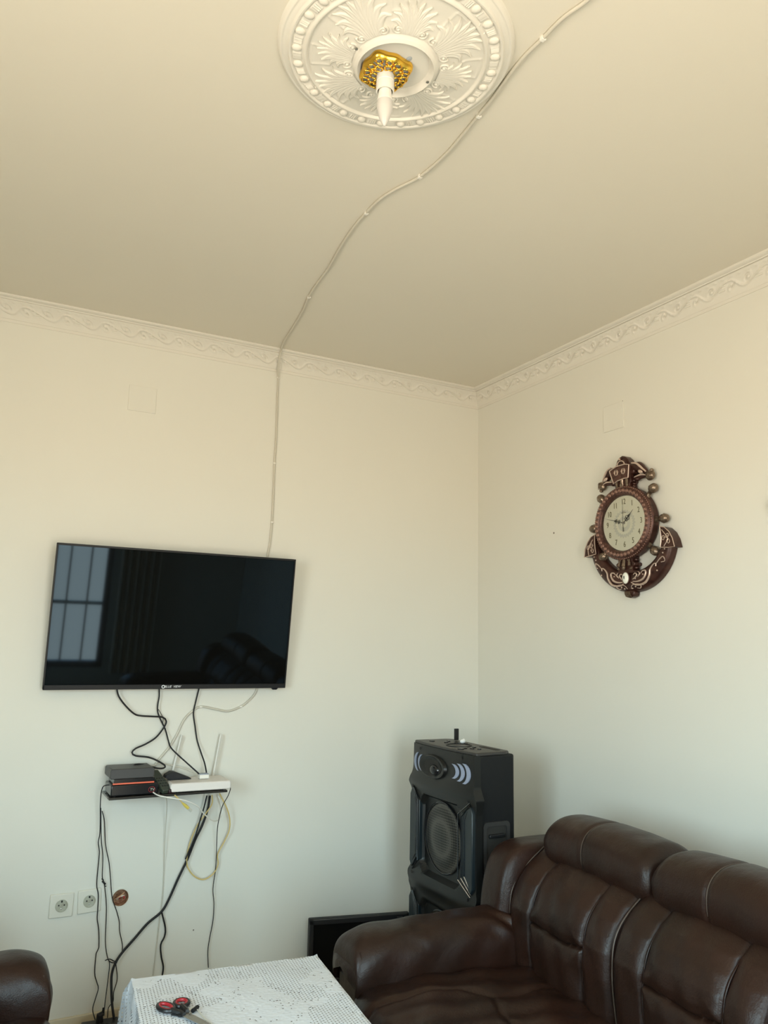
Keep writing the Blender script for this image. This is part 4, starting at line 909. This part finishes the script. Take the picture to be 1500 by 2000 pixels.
# ------------------------------------------------------------------ sofas
def sstep(x_): x_ = np.clip(x_, 0, 1); return x_ * x_ * (3 - 2 * x_)
def pad(g, c, d, nu=56, nv=40, p=0.38, warp=None, R=None):
    """soft closed pad: a superellipsoid of full size d, with a displacement warp(x,y,z)->(dx,dy,dz)"""
    A = np.zeros((nu, nv, 3))
    def sg(x_, q_): return np.sign(x_) * np.abs(x_) ** q_
    for j in range(nv):
        ph = -PI / 2 + PI * (j / (nv - 1)); ph = max(-PI / 2 + .0005, min(PI / 2 - .0005, ph))
        t = np.linspace(0, 2 * PI, nu, endpoint=False)
        A[:, j, 0] = sg(np.cos(ph), p) * sg(np.cos(t), p) * d[0] / 2; A[:, j, 1] = sg(np.cos(ph), p) * sg(np.sin(t), p) * d[1] / 2; A[:, j, 2] = sg(np.sin(ph), p) * d[2] / 2
    if warp is not None: A = warp(A)
    if R is not None: A = A @ R.T
    g.grid(A + np.array(c), closed_u=True)
def dist_poly(Yv, Zv, poly):
    D = np.full(Yv.shape, 9.0)
    for (a_, b_) in zip(poly[:-1], poly[1:]):
        a_ = np.array(a_); b_ = np.array(b_); ab = b_ - a_; L2 = ab @ ab
        t = np.clip(((Yv - a_[0]) * ab[0] + (Zv - a_[1]) * ab[1]) / L2, 0, 1)
        D = np.minimum(D, np.hypot(Yv - a_[0] - t * ab[0], Zv - a_[1] - t * ab[1]))
    return D
PROF_Z = [.20, .30, .38, .47, .54, .58, .62, .66, .69, .72, .75]
PROF_X = [-.50, -.545, -.562, -.566, -.562, -.550, -.530, -.496, -.450, -.40, -.36]
UW = 0.51; Y0 = -0.985
def back_cushion(parent, k, mirror=1):
    """padded back cushion of one seat, seams as real grooves. local y runs -Y from Y0"""
    yl = Y0 - UW * k; nz_, ny_ = 110, 130
    Zv, Tv = np.meshgrid(np.linspace(.26, .745, nz_), np.linspace(0, 1, ny_), indexing='ij')
    y_ = Tv * UW; X = np.interp(Zv, PROF_Z, PROF_X)
    seams = [[(.125, .72), (.128, .62), (.122, .515), (.126, .40), (.135, .26)], [(.385, .72), (.388, .62), (.386, .52), (.384, .40), (.380, .26)], [(.122, .515), (.20, .512), (.30, .508), (.386, .52)]]
    D = np.minimum(np.minimum(dist_poly(y_, Zv, seams[0]), dist_poly(y_, Zv, seams[1])), dist_poly(y_, Zv, seams[2]))
    edge = np.minimum(y_, UW - y_)
    puff = .020 * (1 - np.exp(-(D / .030))) + .030 * (1 - np.exp(-(edge / .030))) - .035 - .010 * np.exp(-(D / .004) ** 2) - .018 * np.exp(-(edge / .010) ** 2)
    puff += .0025 * np.sin(Zv * 60 + y_ * 9 + k) * np.exp(-(D / .03)) + .002 * np.sin(y_ * 70 + Zv * 24)
    A = np.stack([X - puff, yl - y_, Zv], -1)
    g = G(); g.grid(A)
    # returns of the sides and top into the frame
    for col in (0, -1):
        e_ = A[:, col]; e2 = e_.copy(); e2[:, 0] = np.maximum(e_[:, 0] + .10, -.40); g.grid(np.stack([e_, e2], 1))
    o = g.build('back_cushion', M['leather'], parent, smooth=70, fixn=True)
    for sm in seams[:2] + [[(.004, .735), (.004, .62), (.004, .50), (.004, .30)]]:
        P = []
        for (sy, sz_) in sm: P.append((np.interp(sz_, PROF_Z, PROF_X) + (.008 if sy > .01 else .006), yl - sy, sz_))
        g = G(); g.tube(crom(P, .01), .0022, 6); g.build('piping', M['thread'] if sm[0][0] < .01 else M['leather'], o, smooth=60)
    return o
def headrest(parent, k):
    yl = Y0 - .045 - UW * k; n1, n2 = 90, 56
    A = np.zeros((n1, n2, 3))
    for i in range(n1):
        t = i / (n1 - 1); y_ = t * (UW - .006); e_ = min(t, 1 - t) * UW
        ends = sstep(e_ / .045) ** .5 if e_ > 0 else 0.0
        ends = float(math.sqrt(max(0, 1 - (1 - min(1, e_ / .055)) ** 2)))
        mid = math.exp(-((y_ - UW * .42) / .008) ** 2)
        for j in range(n2):
            a_ = 2 * PI * j / n2; ca, sa = math.cos(a_), math.sin(a_)
            rx, rz_ = .118 * (.80 + .20 * ends) , .094 * (.35 + .65 * ends)
            dent = 1 - .050 * mid * (1 if sa > -.4 else .3) + .012 * math.sin(7 * a_ + 9 * t + k) * (1 - ends) + .010 * math.sin(24 * t + 3 * a_) * (1 if sa < 0 else .3)
            sag = .012 * math.sin(PI * t) 
            A[i, j] = (-.345 + rx * dent * (math.copysign(abs(ca) ** .85, ca)), yl - y_, .728 + sag + rz_ * dent * (math.copysign(abs(sa) ** .85, sa)))
    g = G(); B3 = A.transpose(1, 0, 2); g.grid(B3, closed_u=True); g.add(A[0], [tuple(range(n2))]); g.add(A[-1], [tuple(range(n2))])
    o = g.build('headrest', M['leather'], parent, smooth=80)
    ym = yl - UW * .42; P = [(-.345 + .1125 * math.copysign(abs(math.cos(a_)) ** .85, math.cos(a_)), ym, .740 + .0895 * math.copysign(abs(math.sin(a_)) ** .85, math.sin(a_))) for a_ in np.linspace(.6, 3.4, 22)]
    g = G(); g.tube(P, .0016, 5); g.build('stitching', M['thread'], o)
    return o
def seat_cushion(parent, k):
    yl = Y0 - .01 - UW * k; n1, n2 = 110, 96
    s_, t_ = np.meshgrid(np.linspace(0, 1, n1), np.linspace(0, 1, n2), indexing='ij')   # s: back to front and down, t: across
    # side profile (x, z) from the rear under the back cushion, over the top, round the front
    prof = np.array([(-.44, .30), (-.47, .362), (-.55, .376), (-.75, .388), (-.95, .390), (-1.06, .384), (-1.125, .365), (-1.155, .33), (-1.155, .28), (-1.14, .22)])
    L = np.concatenate([[0], np.cumsum(np.hypot(*np.diff(prof, axis=0).T))]); L /= L[-1]
    X = np.interp(s_, L, prof[:, 0]); Z_ = np.interp(s_, L, prof[:, 1])
    y_ = t_ * UW; edge = np.minimum(y_, UW - y_); crown = (1 - np.exp(-edge / .035)) * .040 - .040 - .03 * np.exp(-(edge / .008) ** 2)
    seam = dist_poly(y_, X, [(UW * .50, -.50), (UW * .52, -.80), (UW * .34, -.86), (UW * .30, -1.16)]); seam2 = dist_poly(y_, X, [(UW * .52, -.80), (UW * .80, -.84), (UW * .95, -.80)])
    sm = np.minimum(seam, seam2); crown += -.008 * np.exp(-(sm / .010) ** 2) + .004 * np.sin(X * 34 + y_ * 16) + .003 * np.sin(y_ * 55 - X * 12)
    topness = np.clip((X + 1.16) / .10, 0, 1)
    A = np.stack([X - crown * (1 - topness) * 1.0, yl - y_, Z_ + crown * topness], -1)
    g = G(); g.grid(A)
    for col in (0, -1):
        e_ = A[:, col]; e2 = e_.copy(); e2[:, 2] = .20; g.grid(np.stack([e_, e2], 1))
    return g.build('seat_cushion', M['leather'], parent, smooth=70)
def arm(parent, yo, yi, xf=-1.135, xb=-.46, ztop=.518, zin=.36, zout=.30, name='armrest'):
    """puffy armrest lying along x; section runs from the outer side (yo) over the top to the inner side (yi)"""
    sgn = 1 if yi < yo else -1; W_ = abs(yo - yi)
    nl, ns = 120, 64; A = np.zeros((nl, ns, 3))
    for i in range(nl):
        t = i / (nl - 1)
        # rounded nose at the front: slide along and shrink
        if t < .22: a_ = (t / .22) * PI / 2; x_ = xf + .115 * (1 - math.sin(a_)) * 1.0; k_ = math.cos(PI / 2 - a_); k_ = .30 + .70 * math.sin(a_) ** .6
        else: x_ = None; k_ = 1.0
        tt_ = max(0, (t - .22) / .78); 
        x_ = (xf + .115 * (1 - math.cos((t / .22) * PI / 2))) if t < .22 else xf + .115 + (xb - xf - .115) * tt_
        for j in range(ns):
            a_ = PI * 1.30 * (j / (ns - 1)) - PI * .15      # from low outer side, over the top, to low inner side
            ca, sa = math.cos(a_), math.sin(a_)
            yy = (yo + yi) / 2 + sgn * (W_ / 2) * math.copysign(abs(ca) ** .72, ca) * (.86 + .14 * k_)
            zl = ztop - (.010 * (1 - tt_)) ; hh_ = .120
            zz = zl - hh_ + hh_ * k_ * (abs(sa) ** .72 if sa > 0 else -abs(sa) * 1.25)
            wr = .0065 * math.sin(x_ * 70 + 30 * (1 - j / ns) + 2 * math.sin(x_ * 23)) * math.exp(-((a_ - 2.3) / .55) ** 2) * sstep((x_ + 1.02) / .12) * (.5 + .5 * math.sin(x_ * 11 + 1))
            wr += .0016 * math.sin(x_ * 41 + a_ * 5)
            A[i, j] = (x_, yy - sgn * 0 + ca * wr, zz + sa * wr)
    g = G(); g.grid(A)
    # nose front: collapse first ring forward a little
    A0 = A[0]; cen = A0.mean(0) + np.array([-.012, 0, 0]); n_ = len(A0)
    ring = A0 * .55 + cen * .45 + np.array([-.004, 0, 0]); g.grid(np.stack([A0, ring])); g.add(np.vstack([ring, cen[None]]), [(i, i + 1, n_) for i in range(n_ - 1)])
    o = g.build(name, M['leather'], parent, smooth=80, fixn=True)
    # panel below the pad
    g = G(); ymid = (yo + yi) / 2; g.box(((xf + .012 + xb) / 2, ymid, .215), (xb - xf - .012, W_ * .93, .37)); g.build('arm_panel', M['leather'], parent, bevel=.035)
    P = [(xf + .022, ymid + sgn * W_ * .50 * c_, z_) for c_, z_ in ((-.72, .465), (-.86, .44), (-.92, .40), (-.86, .35), (-.80, .28), (-.80, .10))]
    g = G(); g.tube(crom(P, .01), .0035, 6); g.build('piping', M['leather'], o)
    return o
def sofa_body(parent, nseat, full=True):
    yend = Y0 - UW * nseat
    g = G(); g.box((-.63, (Y0 + yend) / 2, .15), (.98, UW * nseat, .20)); g.build('base', M['leather'], parent, bevel=.02)
    g = G()
    g.prism([(-.56, .10), (-.50, .50), (-.42, .66), (-.36, .715), (-.24, .73), (-.15, .70), (-.13, .50), (-.13, .10)], yend, Y0)
    g.build('back_frame', M['leather'], parent, bevel=.03)
    for i, (x_, y_) in enumerate(((-1.08, Y0 - .1), (-1.08, yend + .1), (-.2, Y0 - .1), (-.2, yend + .1))):
        g = G(); g.lathe([(.022, 0), (.026, .06)], (x_, y_, 0), n=14); g.build('leg', M['black'], parent)
    for k in range(nseat): seat_cushion(parent, k); back_cushion(parent, k); headrest(parent, k)
    # end wings of the back, upholstered and rounded
    for (y1, y2) in ((-.835, Y0 - .012), (yend + .012, yend - .150)):
        ym = (y1 + y2) / 2; g = G()
        def wp(A):
            B = A.copy(); t = np.clip((A[..., 2] + .33) / .66, 0, 1); B[..., 0] += .05 * t ** 3; return B
        pad(g, (-.375, ym, .405), (.475, abs(y1 - y2), .625), 72, 60, .36, wp)
        g.build('back_wing', M['leather'], parent, smooth=80)
    arm(parent, -.835, -1.045); arm(parent, yend - .150, yend + .06)
    return yend
sofa = thing('sofa', 'dark brown leather three seat sofa along the right wall', 'sofa', (0, 0, 0))
sofa_body(sofa, 3)
_a = math.radians(-3.5); _p = np.array([-.55, -.95]); _c, _s = math.cos(_a), math.sin(_a)
sofa.rotation_euler = (0, 0, _a); sofa.location = (_p[0] - (_c * _p[0] - _s * _p[1]), _p[1] - (_s * _p[0] + _c * _p[1]), 0)
# armchair at the left edge: the same make, one seat, turned to face the sofa
ach = thing('armchair', 'dark brown leather armchair cut off at left photo edge', 'armchair', (0, 0, 0))
sofa_body(ach, 1)
ach.rotation_euler = (0, 0, PI)
# after the turn its near-wall arm is the one at +y: local y in [-1.645,-1.435] -> world y = loc - y
ach.location = (-3.10, -2.22, 0)
for ch in ach.children:
    if ch.name.startswith('leg'): ch.scale = (1, 1, 1)

# ------------------------------------------------------------------ table with lace cloth
TZ = 0.452
tA, tB = atZ(262, 1918, TZ), atZ(614, 1866, TZ); tR = atZ(697, 2002, TZ)
ang = math.radians(-6.5); TLn, TWd = 1.05, float(np.hypot(*(tB - tA)[:2]))
tc_ = (tA + tB) / 2
tb = thing('coffee_table', 'low dark rectangular coffee table under white lace cloth', 'table', (tc_[0], tc_[1], 0), ang)
g = G(); g.box((0, -TLn / 2, TZ - .020), (TWd - .012, TLn, .026)); g.build('tabletop', M['wood'], tb, bevel=.004)
for (sx_, yy_) in ((-1, -.05), (1, -.05), (-1, -TLn + .05), (1, -TLn + .05)):
    g = G(); g.box((sx_ * (TWd / 2 - .05), yy_, (TZ - .03) / 2), (.045, .045, TZ - .03)); g.build('leg', M['wood'], tb, bevel=.004)
g = G(); NX, NY = 150, 200; dr = .17
hx = TWd / 2
ux = np.linspace(-hx - dr, hx + dr, NX); uy = np.linspace(dr, -TLn - dr, NY)
A = np.zeros((NX, NY, 3))
for i, x_ in enumerate(ux):
    for j, y_ in enumerate(uy):
        ox = max(0, abs(x_) - hx); oy = max(0, y_) if y_ > 0 else max(0, -TLn - y_)
        X_ = math.copysign(min(abs(x_), hx), x_); Y_ = min(0, max(-TLn, y_)); z_ = TZ
        dd = ox + oy
        if dd > 0:
            rd = .006; z_ -= max(0, dd - rd) ; flare = .006 + .10 * dd
            wv = .010 * math.sin((y_ if ox > 0 else x_) * 38) * min(1, dd / .08)
            if ox > 0: X_ += math.copysign(flare + wv, x_)
            if oy > 0: Y_ += (flare + wv) * (1 if y_ > 0 else -1)
            if ox > 0 and oy > 0:
                z_ = TZ - max(ox, oy) + rd; X_ -= math.copysign(.0, x_)
        A[i, j] = (X_, Y_, z_ + .0015 * math.sin(x_ * 31 + 1) * math.sin(y_ * 23) * (dd == 0) + .0012)
g.grid(A)
cloth = g.build('tablecloth', M['lace'], None, smooth=70, loc=(tc_[0], tc_[1], 0), rz=ang, fixn=False)
tag(cloth, 'white floral lace tablecloth draped over the coffee table', 'tablecloth')

# scissors
SZc = TZ + .004
def on(px, py): return atZ(px, py, SZc + .006)
piv = on(372, 1981)
sc_ = thing('scissors', 'red and black handled scissors lying open on lace tablecloth', 'scissors', (piv[0], piv[1], SZc))
def loc2(px, py, dz=0.006): q_ = atZ(px, py, SZc + dz); return np.array([q_[0] - piv[0], q_[1] - piv[1], dz])
def loop(c0, c1, wd, m_out, m_in, attach, nm):
    """ring handle: ellipse with long axis c0-c1"""
    c_ = (c0 + c1) / 2; ax = (c1 - c0); Lh = np.linalg.norm(ax[:2]) / 2; ax = ax / (np.linalg.norm(ax) + 1e-9); pr = np.array([-ax[1], ax[0], 0])
    tt = np.linspace(0, 2 * PI, 33)
    g = G(); g.tube([c_ + ax * Lh * math.cos(u) + pr * wd * math.sin(u) for u in tt], .0055, 8, cap=False); 
    g.tube(crom([c_ + ax * Lh * .9 if np.linalg.norm(c_ + ax * Lh - attach) < np.linalg.norm(c_ - ax * Lh - attach) else c_ - ax * Lh * .9, attach * .5 + c_ * .22, attach], .006), [.0075, .0075, .0050], 8)
    o = g.build(nm, m_out, sc_)
    g = G(); g.tube([c_ + ax * (Lh - .0035) * math.cos(u) + pr * (wd - .0035) * math.sin(u) + np.array([0, 0, .001]) for u in tt], .0042, 8, cap=False); g.build('inner_grip', m_in, o)
att1, att2 = loc2(360, 1982), loc2(366, 1976)
loop(loc2(312, 1961), loc2(336, 1974), .016, M['black'], M['red_handle'], att1, 'handle')
loop(loc2(355, 1952), loc2(354, 1966), .018, M['black'], M['red_handle'], att2, 'handle')
def blade(a_, b_, wd, z_):
    g = G(); d_ = (b_ - a_); d_ /= np.linalg.norm(d_); n_ = np.array([-d_[1], d_[0], 0]); L_ = np.linalg.norm(b_ - a_)
    P = [a_ + n_ * wd, a_ - n_ * wd, a_ + d_ * L_ * .7 - n_ * wd * .7, b_, a_ + d_ * L_ * .6 + n_ * wd * .75]
    V = [(p[0], p[1], z_) for p in P] + [(p[0], p[1], z_ + .0015) for p in P]; k_ = 5
    g.add(V, [tuple(range(k_)), tuple(range(2 * k_ - 1, k_ - 1, -1))] + [(i, (i + 1) % k_, (i + 1) % k_ + k_, i + k_) for i in range(k_)]); g.build('blade', M['steel'], sc_, smooth=0)
blade(loc2(362, 1977), loc2(415, 2001), .007, .003); blade(loc2(362, 1983), loc2(420, 2012), .007, .005)
g = G(); g.lathe([(.0035, .003), (.0035, .0085), (.001, .009)], n=12); g.build('pivot_screw', M['steel'], sc_)
def onc(px, py, z=.004): q_ = atZ(px, py, TZ + z); return q_
a_, b_ = onc(376, 1977, .005), onc(386, 1969, .005); g = G(); g.tube([np.zeros(3), b_ - a_], .0052, 8); o = g.build('pen_cap', M['black_satin'], None); o.location = a_ + np.array([0, 0, .003]); tag(o, 'tiny black cylindrical cap beside the scissors pivot', 'cap')
cable('thread', [onc(368, 1972, .009), onc(374, 1969, .009), onc(380, 1967, .010), onc(387, 1974, .006), onc(394, 1983, .006), onc(404, 1992, .006), onc(414, 2000, .006)], .0011, M['coax'], 'thin pale string curling past the black cap and scissors', 'string')
a_, b_ = onc(334, 1983), onc(352, 1985); g = G(); g.tube([np.zeros(3), b_ - a_], .0016, 6); q_ = (onc(350, 1984) - a_); g.box(q_ + np.array([0, -.004, .002]), (.008, .010, .005)); o = g.build('earpiece', M['black_satin'], None); o.location = a_ + np.array([0, 0, .001]); tag(o, 'small black clip lying below the scissors handles', 'clip')
